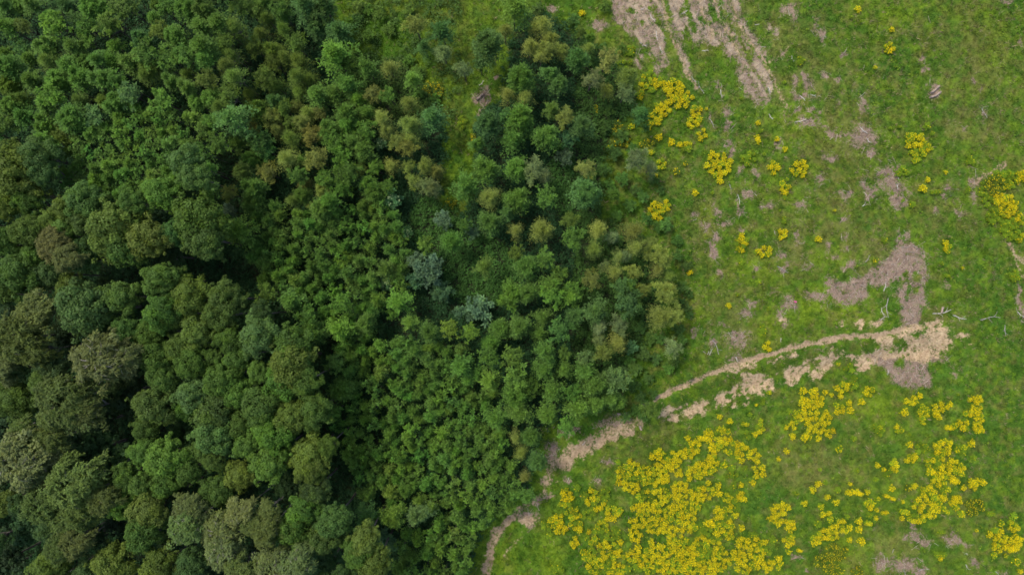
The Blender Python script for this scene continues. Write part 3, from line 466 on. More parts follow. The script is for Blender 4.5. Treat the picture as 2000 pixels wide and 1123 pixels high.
def rosette(c, rr, shoots, per, leaf, r, narrow=.42, droop=.3, el=(5, 82), v0=0., spread=.55):
    az = r.uniform(0, 2 * PI, shoots); e = np.radians(r.uniform(el[0], el[1], shoots))
    d = np.stack([np.cos(az) * np.cos(e), np.sin(az) * np.cos(e), np.sin(e)], 1)
    Ls = rr * r.uniform(.7, 1.12, shoots)
    t = np.linspace(.3, 1, per)[None, :, None] + r.uniform(-.04, .04, (shoots, per, 1))
    hor = np.cos(e)[:, None, None]
    P = np.array(c) + d[:, None, :] * Ls[:, None, None] * t
    P[..., 2] -= (droop * rr * t ** 2 * hor)[..., 0]
    P = P + r.normal(0, .035 * rr, P.shape)
    side = np.stack([-np.sin(az), np.cos(az), np.zeros(shoots)], 1)[:, None, :] * r.choice([-1, 1], (shoots, per, 1))
    U = norm(d[:, None, :] * 1.0 + side * spread * r.uniform(.3, 1.4, (shoots, per, 1)) + np.array([0, 0, -.25]) + r.normal(0, .18, P.shape))
    nrm = norm(np.array([0, 0, 1.0]) + d[:, None, :] * .35 + r.normal(0, .45, P.shape))
    W = norm(np.cross(nrm, U))
    ls = leaf * r.uniform(.7, 1.25, (shoots, per, 1))
    v = v0 + r.normal(0, .18, (shoots, per)) + r.normal(0, .12, (shoots, 1)) + 0 * t[..., 0]
    h = np.clip(.18 + r.normal(0, .16) + .55 * (t[..., 0] - .5) + r.normal(0, .15, (shoots, per)), 0, 1)
    return P.reshape(-1, 3), (U * ls).reshape(-1, 3), (W * ls * narrow).reshape(-1, 3), v.ravel(), h.ravel()

def lobe(c, rr, n, leaf, r, v0=0., flat=.85, narrow=.6):
    d = norm(r.normal(0, 1, (n, 3)) + np.array([0, 0, .45])); out = norm(np.array(c) * np.array([1, 1, .3]) + 1e-6)
    d = norm(d + out * .35)
    P = np.array(c) + d * rr * r.uniform(.72, 1.08, (n, 1)) * np.array([1, 1, flat])
    nrm = norm(d * .8 + np.array([0, 0, .7]) + r.normal(0, .45, (n, 3)))
    U = norm(np.cross(nrm, r.normal(0, 1, (n, 3)))); W = np.cross(nrm, U)
    ls = leaf * r.uniform(.7, 1.3, (n, 1))
    return P, U * ls, W * ls * narrow, v0 + r.normal(0, .2, n), np.clip(r.normal(.22 + r.normal(0, .2), .18, n), 0, 1)

def assemble(parts):
    C, U, W, v, h = (np.concatenate([p[i] for p in parts]) for i in range(5))
    return C, U, W, v, h

def leaf_mesh(name, arr, mats=(None,)):
    C, U, W, v, h = arr
    vv, ff = diamonds(C, U, W)
    return poly_mesh(name, vv, ff, 4, [m or M_LEAF for m in mats], {"v": v, "h": h})

def outline(r):
    a = r.uniform(0, 2 * PI, 3); k = r.uniform(.06, .14, 3)
    return lambda az: 1 + k[0] * np.sin(2 * az + a[0]) + k[1] * np.sin(3 * az + a[1]) + k[2] * np.sin(5 * az + a[2])

def crown_T(seed, lobes=44, n=125, leaf=.041, flat=.85, birch=False):
    r = np.random.default_rng(seed); f = outline(r); parts = []; cs = []
    for i in range(lobes):
        z = 1 - (i + .5) / lobes * 1.25; az = i * 2.39996 + r.uniform(-.35, .35)
        rad = math.sqrt(max(0, 1 - z * z)); m = r.uniform(.58, .80) * f(az)
        c = np.array([math.cos(az) * rad * m, math.sin(az) * rad * m, z * r.uniform(.52, .78)])
        cs.append(c)
        parts.append(lobe(c, r.uniform(.15, .30), n, leaf, r, v0=r.normal(0, .20), flat=flat))
    for i in range(14):                                       # sprays that break the outline
        az = r.uniform(0, 2 * PI); m = r.uniform(.85, 1.05) * f(az); z = r.uniform(-.3, .35)
        parts.append(lobe((math.cos(az) * m, math.sin(az) * m, z), r.uniform(.07, .15), 26, leaf, r, v0=r.normal(0, .2)))
    n2 = 500; d = norm(r.normal(0, 1, (n2, 3))); P = d * r.uniform(.2, .62, (n2, 1)) * np.array([1, 1, .7]); U = norm(r.normal(0, 1, (n2, 3))); W = norm(np.cross(U, np.array([0, 0, 1.]) + r.normal(0, .4, (n2, 3))))
    parts.append((P, U * leaf * 1.6, W * leaf * 1.2, r.normal(-.1, .2, n2), np.zeros(n2)))
    return assemble(parts), cs

def crown_B(seed):
    r = np.random.default_rng(seed); f = outline(r); parts = []; limbs = []
    nl = 11
    for k in range(nl):                                       # arching limbs that carry drooping sprays
        az = k * 2 * PI / nl + r.uniform(-.25, .25); ln = r.uniform(.75, 1.05) * f(az)
        b = r.uniform(-.7, .7); pts = []; ox, oy = r.normal(0, .13, 2); wob = r.uniform(0, 6); t0 = r.uniform(.1, .3)
        for t in np.linspace(t0, 1, 9):
            a2 = az + b * t * t + .12 * math.sin(t * 7 + wob)
            pts.append((math.cos(a2) * ln * t + ox * (1 - t), math.sin(a2) * ln * t + oy * (1 - t), .62 + .32 * math.sin(PI * min(1, t * .9)) - .75 * t * t))
        limbs.append(pts)
        for j, p in enumerate(pts[1:]):
            for q in range(3 if j > 1 else 2):
                c = np.array(p) + r.normal(0, .13, 3) * np.array([1, 1, .6]) - np.array([0, 0, .07])
                parts.append(rosette(c, r.uniform(.16, .27), 13, 8, .045, r, narrow=.42, droop=.9, el=(-10, 60), v0=r.normal(0, .2)))
    for i in range(14):
        c = r.normal(0, .42, 3) * np.array([1, 1, .4]) + np.array([0, 0, .12])
        parts.append(lobe(c, .25, 60, .05, r, v0=r.normal(-.05, .15)))
    return assemble(parts), limbs

def crown_rosettes(seed, nr, rr, shoots, per, leaf, narrow, droop, el, hrange=(.1, .75), fill=260, jit=.14):
    r = np.random.default_rng(seed); f = outline(r); parts = []; cs = []
    for i in range(nr):
        q = (i + .5) / nr; rad = math.sqrt(q) * .74; az = i * 2.39996 + r.uniform(-.4, .4)
        rad *= f(az)
        c = np.array([math.cos(az) * rad, math.sin(az) * rad, hrange[1] - (hrange[1] - hrange[0]) * q ** 1.2]) + r.normal(0, jit, 3) * np.array([.8, .8, 1])
        cs.append(c); s = rr * r.uniform(.75, 1.2)
        parts.append(rosette(c, s, shoots, per, leaf, r, narrow, droop, el, v0=r.normal(0, .30)))
    d = norm(r.normal(0, 1, (fill, 3))); P = d * r.uniform(.15, .6, (fill, 1)) * np.array([1, 1, .6]) + np.array([0, 0, .05]); U = norm(r.normal(0, 1, (fill, 3))); W = norm(np.cross(U, np.array([0, 0, 1.]) + r.normal(0, .4, (fill, 3))))
    parts.append((P, U * leaf * 1.5, W * leaf, r.normal(-.05, .2, fill), np.zeros(fill)))
    return assemble(parts), cs

def crown_star(seed, levels, shoots, per, leaf, narrow=.5, fill=200, wide=.11, z0=-.55, z1=.85, tops=1):
    """young crown: tiers of shoots radiating from leaders, longest below, so it reads as a star from above"""
    r = np.random.default_rng(seed); f = outline(r); parts = []
    axes = [(0., 0., 1.)] if tops == 1 else [(r.uniform(.18, .42) * math.cos(a), r.uniform(.18, .42) * math.sin(a), r.uniform(.62, .85)) for a in np.arange(tops) * 2 * PI / tops + r.uniform(0, 1)]
    for ax_, ay_, sc_ in axes:
        for i in range(levels):
            q = i / (levels - 1); n = shoots; az = r.uniform(0, 2 * PI, n) ; Ln = sc_ * (1.0 * (1 - q) ** .75 + .14) * r.uniform(.72, 1.1, n) * np.array([f(a) for a in az])
            e = np.radians(4 + 58 * q + r.normal(0, 9, n)); t = r.uniform(.12, 1, (n, per)) ** .8
            d = np.stack([np.cos(az) * np.cos(e), np.sin(az) * np.cos(e), np.sin(e)], 1); side = np.stack([-np.sin(az), np.cos(az), np.zeros(n)], 1)
            lat = r.normal(0, 1, (n, per)) * wide * (.35 + t * (1.25 - t) * 2)
            P = d[:, None] * (Ln[:, None] * t)[..., None] + side[:, None] * (lat * sc_)[..., None] + np.array([ax_, ay_, (z0 + (z1 - z0) * q) * (1 if tops == 1 else .5 + .5 * sc_)])
            P[..., 2] -= .28 * (t ** 2) * Ln[:, None] * np.cos(e)[:, None]; P += r.normal(0, .018, P.shape)
            U = norm(d[:, None] + side[:, None] * (np.sign(lat) * r.uniform(.2, 1.2, (n, per)))[..., None] + r.normal(0, .2, P.shape) + np.array([0, 0, -.15]))
            nr = norm(np.array([0, 0, 1.]) + d[:, None] * .4 + r.normal(0, .38, P.shape)); W = norm(np.cross(nr, U)); ls = leaf * r.uniform(.7, 1.25, (n, per, 1))
            v = r.normal(0, .24, (n, per)) + r.normal(0, .32, (n, 1)); h = np.clip(.12 + .35 * q + r.normal(0, .15, (n, per)) + r.normal(0, .12, (n, 1)), 0, 1)
            parts.append((P.reshape(-1, 3), (U * ls).reshape(-1, 3), (W * ls * narrow).reshape(-1, 3), v.ravel(), h.ravel()))
    d = norm(r.normal(0, 1, (fill, 3))); P = d * r.uniform(.1, .45, (fill, 1)); U = norm(r.normal(0, 1, (fill, 3))); W = norm(np.cross(U, np.array([0, 0, 1.]) + r.normal(0, .4, (fill, 3))))
    parts.append((P, U * leaf * 1.4, W * leaf, r.normal(0, .2, fill), np.zeros(fill)))
    return assemble(parts)

# ---------------------------------------------------------------- tubes for trunks, limbs and logs
def tube(pts, rads, sides=6):
    pts = np.array(pts, float); n = len(pts); T = np.gradient(pts, axis=0); T = norm(T)
    up = np.array([0, 0, 1.]) if abs(T[0][2]) < .9 else np.array([1., 0, 0])
    A = norm(np.cross(T, up)); B = np.cross(T, A)
    an = np.arange(sides) * 2 * PI / sides
    v = pts[:, None] + (A[:, None] * np.cos(an)[None, :, None] + B[:, None] * np.sin(an)[None, :, None]) * np.array(rads)[:, None, None]
    v = v.reshape(-1, 3); f = []
    for i in range(n - 1):
        for s in range(sides):
            f += [i * sides + s, i * sides + (s + 1) % sides, (i + 1) * sides + (s + 1) % sides, (i + 1) * sides + s]
    v = np.concatenate([v, pts[:1], pts[-1:]]); c0, c1 = n * sides, n * sides + 1
    for s in range(0, sides, 2):
        f += [c0, s, (s + 1) % sides, (s + 2) % sides]
        k = (n - 1) * sides; f += [c1, k + (s + 2) % sides, k + (s + 1) % sides, k + s]
    return v, np.array(f)

def join_tubes(ts):
    vs, fs, o = [], [], 0
    for v, f in ts:
        vs.append(v); fs.append(f + o); o += len(v)
    return np.concatenate(vs), np.concatenate(fs)

def trunk_mesh(name, seed, m, nl=6, rad=.055):
    r = np.random.default_rng(seed)
    st = [tube([(0, 0, 0), (.02, -.01, .3), (-.02, .02, .6), (0, 0, .85), (.01, 0, 1.02)], [rad * 1.25, rad, rad * .85, rad * .6, rad * .3])]
    for k in range(nl):
        az = k * 2 * PI / nl + r.uniform(-.4, .4); z0 = r.uniform(.62, .85); l = r.uniform(.45, .7)
        st.append(tube([(0, 0, z0), (math.cos(az) * l * .5, math.sin(az) * l * .5, z0 + .09), (math.cos(az + .2) * l, math.sin(az + .2) * l, z0 + .17)], [rad * .45, rad * .3, rad * .12], 4))
    v, f = join_tubes(st)
    return poly_mesh(name, v, f, 4, [m], smooth=True)

NV = 5
LIB = {}
for k in range(NV): LIB.setdefault('T', []).append((leaf_mesh("broadleaf_crown", crown_T(100 + k)[0]), None))
for k in range(3): LIB.setdefault('U', []).append((leaf_mesh("understorey_crown", crown_T(150 + k, 24, 80, .06)[0]), None))
for k in range(4):
    a, limbs = crown_B(200 + k)
    ts = []
    for p in limbs:
        n = len(p); ts.append(tube(p, np.linspace(.013, .004, n), 4))
        for q in (3, 5, 6):
            o = np.array(p[q]); dirn = norm(o * np.array([1, 1, 0])); sd_ = np.array([-dirn[1], dirn[0], 0]) * (1 if q % 2 else -1)
            ts.append(tube([o, o + dirn * .12 + sd_ * .10 + (0, 0, .02), o + dirn * .2 + sd_ * .22 - (0, 0, .02)], [.007, .005, .002], 4))
    v, f = join_tubes(ts)
    LIB.setdefault('B', []).append((leaf_mesh("birch_crown", a), poly_mesh("birch_limbs", v, f, 4, [M_BIRCH], smooth=True)))
for k in range(6): LIB.setdefault('W', []).append((leaf_mesh("sallow_crown", crown_rosettes(300 + k, 20, .28, 30, 9, .040, .36, .12, (5, 85), fill=400)[0] if k < 2 else crown_star(300 + k, 7, 22, 20 if k < 4 else 12, .044, .34, 300, .085, tops=1 if k < 4 else 3)), None))
for k in range(7): LIB.setdefault('G', []).append((leaf_mesh("young_crown", crown_star(400 + k, 8, 17, 22 if k < 3 else 11, .060, .46, 300, .078, tops=1 if k < 3 else 3 + k % 3)), None))
for k in range(3): LIB.setdefault('E', []).append((leaf_mesh("elder_crown", crown_rosettes(500 + k, 20, .27, 20, 6, .070, .60, .35, (0, 75))[0]), None))
S_ARR = [crown_star(600 + k, 7, 13, 13, .082, .46, 60, .10, tops=1) for k in range(3)] + [crown_star(620 + k, 6, 11, 9, .080, .52, 60, .12, tops=2) for k in range(2)]
S_ARR[2] = crown_rosettes(650, 12, .32, 16, 7, .070, .5, .3, (0, 80), (.0, .7), 80, .16)[0]; S_ARR[4] = crown_rosettes(651, 9, .36, 16, 7, .072, .5, .3, (0, 80), (.0, .8), 80, .2)[0]
for k in range(5): LIB.setdefault('S', []).append((leaf_mesh("sapling_crown", S_ARR[k]), None))
LIB['G'] += [(leaf_mesh("young_crown", crown_rosettes(440 + k, 24, .25, 18, 7, .046, .5, .30, (0, 80), fill=500)[0]), None) for k in range(3)]
TRK = {'T': trunk_mesh("broadleaf_trunk", 1, M_BARK), 'B': trunk_mesh("birch_trunk", 2, M_BIRCH, 5, .045), 'W': trunk_mesh("sallow_trunk", 3, M_BARK, 8, .05),
       'G': trunk_mesh("young_trunk", 4, M_BARK, 5, .04), 'E': trunk_mesh("elder_trunk", 5, M_BARK, 6, .05)}
TRK['U'] = TRK['T']; TRK['S'] = TRK['G']

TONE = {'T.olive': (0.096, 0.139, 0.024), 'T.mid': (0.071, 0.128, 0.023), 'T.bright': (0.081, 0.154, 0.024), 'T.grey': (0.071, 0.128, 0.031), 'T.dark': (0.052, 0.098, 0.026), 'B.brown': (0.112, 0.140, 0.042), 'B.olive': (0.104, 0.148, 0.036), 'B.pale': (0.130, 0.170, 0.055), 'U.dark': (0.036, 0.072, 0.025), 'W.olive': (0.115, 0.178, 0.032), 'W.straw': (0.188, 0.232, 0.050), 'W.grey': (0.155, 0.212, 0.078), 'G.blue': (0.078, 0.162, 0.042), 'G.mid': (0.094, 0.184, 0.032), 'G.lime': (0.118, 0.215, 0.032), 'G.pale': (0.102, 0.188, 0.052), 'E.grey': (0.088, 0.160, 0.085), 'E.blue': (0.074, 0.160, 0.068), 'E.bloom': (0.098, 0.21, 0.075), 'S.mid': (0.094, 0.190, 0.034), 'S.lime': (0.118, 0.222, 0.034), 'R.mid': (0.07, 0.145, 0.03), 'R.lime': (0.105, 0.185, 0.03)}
LIB['R'] = LIB['E']; TRK['R'] = TRK['E']
# ---------------------------------------------------------------- where every tree stands
trees = []                                         # x, y, r, code
for code, s in TREES.items():
    for p in s.split('|'):
        a = p.split(); trees.append([float(a[0]), float(a[1]), float(a[2]), code])
TA = np.array([[t[0], t[1], t[2]] for t in trees])
GA = np.array(GAPS, float)

def in_poly(P, x, y):
    c = False; n = len(P)
    for i in range(n):
        x1, y1 = P[i]; x2, y2 = P[(i + 1) % n]
        if (y1 > y) != (y2 > y) and x < (x2 - x1) * (y - y1) / (y2 - y1) + x1: c = not c
    return c

r_f = np.random.default_rng(42)
for P, (r0, r1), tones, sp in FILLS:
    xa = [p[0] for p in P]; ya = [p[1] for p in P]
    for _ in range(5200):
        x = r_f.uniform(min(xa), max(xa)); y = r_f.uniform(min(ya), max(ya)); rr = r_f.uniform(r0, r1)
        if not in_poly(P, x, y): continue
        code = tones[r_f.integers(len(tones))]
        lim = .64 if code[0] == 'S' else .74
        if (np.hypot(TA[:, 0] - x, TA[:, 1] - y) < (TA[:, 2] + rr) * lim * sp).any(): continue
        if (np.hypot(GA[:, 0] - x, GA[:, 1] - y) < GA[:, 2] + rr * .45).any(): continue
        trees.append([x, y, rr, code]); TA = np.vstack([TA, [x, y, rr]])

# ---------------------------------------------------------------- labels that single one thing out
MARKS = [("the top clearing", 850, 30), ("the wood-litter patch", 941, 205), ("the smoky grey bush", 839, 526), ("the silvery round bush", 936, 603),
("the straw-coloured grove", 1240, 490), ("the black gap beside the tall wood", 635, 715), ("the dark glade inside the wood", 450, 520), ("the birch with white branches", 205, 700),
("the widest pale birch", 48, 898), ("the round blue-green oak", 171, 603), ("the large yellow-olive oak", 230, 446), ("the olive grove near the top", 530, 110),
("the brown soil strip", 1130, 880), ("the footpath's lower end", 1283, 778), ("the black hole amid young trees", 930, 700), ("the bright round tree at the clearing", 655, 112),
("the shaded goldenrod", 845, 175), ("the dark gap near the top corner", 40, 275), ("the grey edge bush", 1240, 312), ("the bright green dome tree", 323, 379), ("the darkest hollow", 187, 882),
("the dense sapling thicket", 810, 830), ("the corner of the wood", 60, 1090), ("the small square gap", 745, 640), ("the fine-textured upper thicket", 280, 290), ("the round clearing tree", 954, 85)]
MEADOW_MARKS = [("the big yellow flower field", 1310, 1000), ("the round ring of flowers", 1405, 320), ("the horseshoe of flowers", 1595, 815), ("the long flower drift", 1840, 930), ("the sandy scar", 1820, 665), ("the large grey brush patch", 1780, 550),
("the pale brush mound", 1745, 370), ("the wheel ruts", 1420, 70), ("the yellow patch on the wood edge", 1320, 180), ("the footpath", 1500, 692), ("the broad flower patch at the edge", 1960, 390), ("the three grey planks", 1825, 180), ("the white sticks by the path", 1387, 685),
("the loose diagonal flower cluster", 1793, 290), ("the brown soil below the wood", 1130, 880), ("the lowest bare soil", 1760, 1104), ("the U-shaped flower row", 1880, 820), ("the corner flower group", 1960, 1060), ("the lime-green grass patch", 1600, 530), ("the lone orange flower spike", 1852, 480), ("the sparse flower scatter", 1100, 1000), ("the twin flower bushes", 1290, 407)]
ORD = "closest,second closest,third closest,fourth closest,fifth closest,sixth closest,seventh closest,eighth closest,ninth closest,tenth closest,eleventh closest,twelfth closest,thirteenth closest,fourteenth closest,fifteenth closest,sixteenth closest,seventeenth closest,eighteenth closest,nineteenth closest,twentieth closest".split(',')
TENS = ["twenty", "thirty", "forty", "fifty", "sixty", "seventy", "eighty", "ninety"]; ONES = "first,second,third,fourth,fifth,sixth,seventh,eighth,ninth".split(',')
def ordinal(i):
    if i < 20: return ORD[i]
    n = i + 1; t, o = divmod(n, 10)
    return (TENS[t - 2] + "-" + ONES[o - 1] if o else TENS[t - 2][:-1] + "ieth") + " closest"
def place_labels(items, marks, woodward="wood side of", meadow="meadow side of"):
    """items: (x, y, description); returns one label each, unique by nearest landmark, side and rank of closeness"""
    out = [None] * len(items); g = {}
    for i, (x, y, desc) in enumerate(items):
        ds = [math.hypot(x - m[1], y - m[2]) for m in marks]
        k = int(np.argmin(ds)); d = ds[k]
        if d < 9: side = "at"
        else:
            a = math.degrees(math.atan2(marks[k][2] - y, x - marks[k][1])) % 360
            side = "above" if 45 <= a < 135 else "below" if 225 <= a < 315 else woodward if 135 <= a < 225 else meadow
        g.setdefault((desc, k, side), []).append((d, i))
    for (desc, k, side), l in g.items():
        l.sort()
        for q, (d, i) in enumerate(l):
            out[i] = f"{desc}, {'' if len(l) == 1 else ordinal(q) + ' '}{side} {marks[k][0]}"
    return out

KIND = {'T': ('broadleaf_tree', 'tree', 'tall trees of the old wood'), 'B': ('birch_tree', 'birch', 'birches in the old wood'), 'U': ('shaded_tree', 'tree', 'shaded lower trees in the gaps of the wood'),
'W': ('sallow_tree', 'willow', 'fluffy sallows along the wood edge'), 'G': ('young_tree', 'young tree', 'young trees between wood and meadow'), 'E': ('elder_bush', 'bush', 'blue-green bushes between the young trees'), 'R': ('rough_shrub', 'shrub', 'low shrubs in the clearing and along the wood edge'), 'S': ('sapling', 'sapling', 'saplings in the dense thickets')}
WORDS = {'T.olive': 'olive broadleaf tree', 'T.mid': 'green broadleaf tree', 'T.bright': 'bright green broadleaf tree', 'T.grey': 'grey-green broadleaf tree', 'T.dark': 'dark green broadleaf tree', 'B.brown': 'brownish birch', 'B.olive': 'olive birch', 'B.pale': 'pale birch',
'U.dark': 'dark shaded tree', 'W.olive': 'olive sallow', 'W.straw': 'straw-yellow sallow', 'W.grey': 'greyish sallow', 'G.blue': 'bluish-green young tree', 'G.mid': 'green young tree', 'G.lime': 'lime-green young tree', 'G.pale': 'pale green young tree',
'E.grey': 'silver-grey bush', 'E.blue': 'blue-green bush', 'E.bloom': 'blossoming blue-green bush', 'R.mid': 'green low shrub', 'R.lime': 'yellow-green low shrub', 'S.mid': 'green sapling', 'S.lime': 'light green sapling'}
SIZE = {'T': (26, 38), 'B': (26, 40), 'U': (22, 32), 'W': (19, 24), 'G': (19, 26), 'E': (16, 26), 'S': (13, 16), 'R': (12, 14)}
def size_word(code, r):
    a, b = SIZE[code[0]]
    return 'small' if r < a else 'large' if r >= b else 'mid-sized'

caps = {'S': 290, 'G': 295}
order = sorted(range(len(trees)), key=lambda i: -trees[i][2])
used = {}; single, rest = [], []
for i in order:
    k = trees[i][3][0]; used[k] = used.get(k, 0) + 1
    (single if used[k] <= caps.get(k, 290) else rest).append(i)
labs = dict(zip(single, place_labels([(trees[i][0], trees[i][1], f"{size_word(trees[i][3], trees[i][2])} {WORDS[trees[i][3]]}") for i in single], MARKS)))

def frame(x, y, r, code, rr):
    """crown centre in metres, crown radius, height of crown centre, vertical stretch"""
    k = code[0]
    R0 = r * K
    top = {'T': 12.5 + r * .09, 'B': 14.5 + r * .07, 'U': 8.0 + r * .05, 'W': 3.2 + r * .16, 'G': 3.4 + r * .17, 'E': 2.2 + r * .10, 'S': 3.0 + r * .16, 'R': .9 + r * .06}[k] + rr.uniform(-.7, .7)
    if k in 'GW' and x < 460 and y < 320: top += 3.5
    if k == 'S' and x < 470 and y < 395: top += 4.5
    kz = {'T': 1.2, 'B': .95, 'U': .9, 'W': 1.1, 'G': 1.05, 'E': 1.0, 'S': 1.2, 'R': .75}[k]
    if x < 480 and y < 420 and k in 'GSW': kz = .82
    hc = max(top - R0 * kz * .8, top * .35)
    f = (H - hc) / H
    X, Y = to_world(x, y, hc)
    return float(X), float(Y), hc, R0 * f * {'R': 1.1, 'T': 1.20, 'B': 1.18, 'U': 1.15, 'W': 1.10, 'G': 1.14, 'E': 1.08, 'S': 1.22}[k], kz

r_t = np.random.default_rng(5)
UM = leaf_mesh  # blossom umbels use their own material below
m, nt, N, L, P = mat("pale_blossom"); P.inputs["Base Color"].default_value = (.34, .44, .16, 1); P.inputs["Roughness"].default_value = .8; M_BLOSSOM = m
def blossom_mesh(seed):
    r = np.random.default_rng(seed); C = []; U = []; W = []
    for i in range(16):
        az = r.uniform(0, 2 * PI); q = r.uniform(.1, .8); c = np.array([math.cos(az) * q, math.sin(az) * q, .95 - .55 * q])
        for j in range(7):
            C.append(c + r.normal(0, .035, 3)); a = r.uniform(0, PI); U.append(np.array([math.cos(a), math.sin(a), 0]) * .045); W.append(np.array([-math.sin(a), math.cos(a), .1]) * .04)
    v, f = diamonds(np.array(C), np.array(U), np.array(W))
    return poly_mesh("blossom", v, f, 4, [M_BLOSSOM])
BLOSSOM = blossom_mesh(1)

def tint_of(code, rr):
    c = np.array(TONE[code]) * math.exp(rr.normal(0, .10)); c = c * np.exp(rr.normal(0, .05, 3))
    return (*c, 1)

for i in single:
    x, y, r, code = trees[i]; k = code[0]
    X, Y, hc, R, kz = frame(x, y, r, code, r_t)
    z0 = float(gz(X, Y))
    name, cat, grp = KIND[k]
    e = link(bpy.data.objects.new(name, None)); e.empty_display_size = .5
    e.location = (X, Y, z0); e.rotation_euler = (0, 0, r_t.uniform(0, 2 * PI))
    tag(e, labs[i], cat, grp)
    cm, lm = LIB[k][r_t.integers(len(LIB[k]))]
    c = link(bpy.data.objects.new("crown", cm)); c.parent = e; c.location = (0, 0, hc); c.scale = (R * r_t.uniform(.94, 1.06), R * r_t.uniform(.94, 1.06), R * kz); c.color = tint_of(code, r_t)
    t = link(bpy.data.objects.new("trunk", TRK[k])); t.parent = e; t.scale = (R, R, hc + .15 * R); t.location = (0, 0, -.1)
    if lm is not None:
        l = link(bpy.data.objects.new("limbs", lm)); l.parent = e; l.location = (0, 0, hc + (.0 * R if code == 'B.pale' else -.13 * R)); l.scale = c.scale
    if code == 'E.bloom':
        l = link(bpy.data.objects.new("blossom", BLOSSOM)); l.parent = e; l.location = (0, 0, hc); l.scale = c.scale

def scatter_rest(idx, name, label_kind):
    vs, v_, h_, ts = [], [], [], []
    for i in idx:
        x, y, r, code = trees[i]
        X, Y, hc, R, kz = frame(x, y, r, code, r_t); z0 = float(gz(X, Y))
        C, U, W, v, h = S_ARR[r_t.integers(5)]
        a = r_t.uniform(0, 2 * PI); Rm = np.array([[math.cos(a), -math.sin(a), 0], [math.sin(a), math.cos(a), 0], [0, 0, 1]]); S = np.array([R, R, R * kz])
        f = lambda q: (q * S) @ Rm.T
        vv, _ = diamonds(f(C) + np.array([X, Y, z0 + hc]), f(U), f(W))
        vs.append(vv); v_.append(v); h_.append(h); ts.append(np.tile(np.array(tint_of(code, r_t)), (len(C), 1)))
    if not vs: return
    vv = np.concatenate(vs)
    me = poly_mesh(name, vv, np.arange(len(vv)), 4, [M_TINT], {"v": np.concatenate(v_), "h": np.concatenate(h_)})
    add_tint(me, np.concatenate(ts))
    tag(mesh_obj(name, me), kind='stuff', label=label_kind, cat='thicket')

def add_tint(me, cols):
    a = me.attributes.new("tint", 'FLOAT_COLOR', 'FACE')
    c = np.ones((len(cols), 4), np.float32); c[:, :3] = cols[:, :3]
    a.data.foreach_set("color", c.ravel())

# the wood goes on beyond the picture's edges
r_w = np.random.default_rng(77); U_ARR = [crown_T(150 + k, 24, 80, .06)[0] for k in range(2)]; W_ = []
for _ in range(4000):
    x = r_w.uniform(-420, 900); y = r_w.uniform(-330, 1450)
    if (x > -45 and -40 < y < 1165) or (y < 0 and x > 560) or (y > 1100 and x > 880): continue
    if any(math.hypot(x - a, y - b) < 62 for a, b in W_): continue
    W_.append((x, y))
vs, v_, h_, ts = [], [], [], []
for x, y in W_:
    X, Y = map(float, to_world(x, y)); tp = r_w.uniform(11, 15) if y > 300 else r_w.uniform(7.5, 10); R = r_w.uniform(2.6, 3.6); C, U, W, v, h = U_ARR[r_w.integers(2)]
    vv, _ = diamonds(C * R + np.array([X, Y, float(gz(X, Y)) + tp - R]), U * R, W * R); vs.append(vv); v_.append(v); h_.append(h)
    ts.append(np.tile(np.array(tint_of(['T.mid', 'T.olive', 'G.mid', 'T.dark'][r_w.integers(4)], r_w)), (len(C), 1)))
vv = np.concatenate(vs); me = poly_mesh("surrounding_wood", vv, np.arange(len(vv)), 4, [M_TINT], {"v": np.concatenate(v_), "h": np.concatenate(h_)})
add_tint(me, np.concatenate(ts)); tag(mesh_obj("surrounding_woods", me), "mass of tree crowns where the wood continues past the picture's edge", 'woods', kind='stuff')
scatter_rest(rest, "thicket", "mass of small saplings filling the dense thickets")
print("TREES", len(trees), {k: v for k, v in used.items()}, "rest", len(rest))

# ---------------------------------------------------------------- goldenrod clumps
def clump(seed, yellow, size=1.0):
    """unit clump (radius 1 across): leafy stems with flower plumes on top"""
    r = np.random.default_rng(seed); C, U, W, v, mi = [], [], [], [], []
    ns = 44; f = outline(r)
    for s in range(ns):
        q = math.sqrt((s + .5) / ns); az = s * 2.39996 + r.uniform(-.3, .3); q *= f(az) * .9
        top = np.array([math.cos(az) * q, math.sin(az) * q, 1.25 - .45 * q * q + r.uniform(-.12, .12)])
        sp = np.array([-top[1], top[0], 0]) * .5 + .01; C.append(top * .5); U.append(top * .5); W.append(norm(sp) * .025); v.append(-.2); mi.append(0)
        for j in range(6):
            t = r.uniform(.35, .98); a = r.uniform(0, 2 * PI); d = np.array([math.cos(a), math.sin(a), -.25])
            C.append(top * np.array([.6 + .4 * t, .6 + .4 * t, t]) + d * .10); U.append(d * r.uniform(.10, .17)); W.append(np.cross([0, 0, 1.], d) * .05 + r.normal(0, .01, 3)); v.append(r.normal(0, .2)); mi.append(0)
        if r.random() < yellow:
            for j in range(7):
                a = r.uniform(0, 2 * PI); d = np.array([math.cos(a), math.sin(a), r.uniform(-.1, .3)])
                C.append(top + d * r.uniform(0, .10) + (0, 0, r.uniform(0, .10))); U.append(d * r.uniform(.045, .085)); W.append(norm(np.cross([0, 0, 1.], d) + r.normal(0, .3, 3)) * r.uniform(.035, .06)); v.append(r.normal(0, .25)); mi.append(1)
        else:
            for j in range(5):
                a = r.uniform(0, 2 * PI); d = np.array([math.cos(a), math.sin(a), .2])
                C.append(top + d * .05); U.append(d * .09); W.append(np.cross([0, 0, 1.], d) * .05); v.append(r.normal(.45, .2)); mi.append(0)
    return np.array(C), np.array(U), np.array(W), np.array(v), np.array(mi)

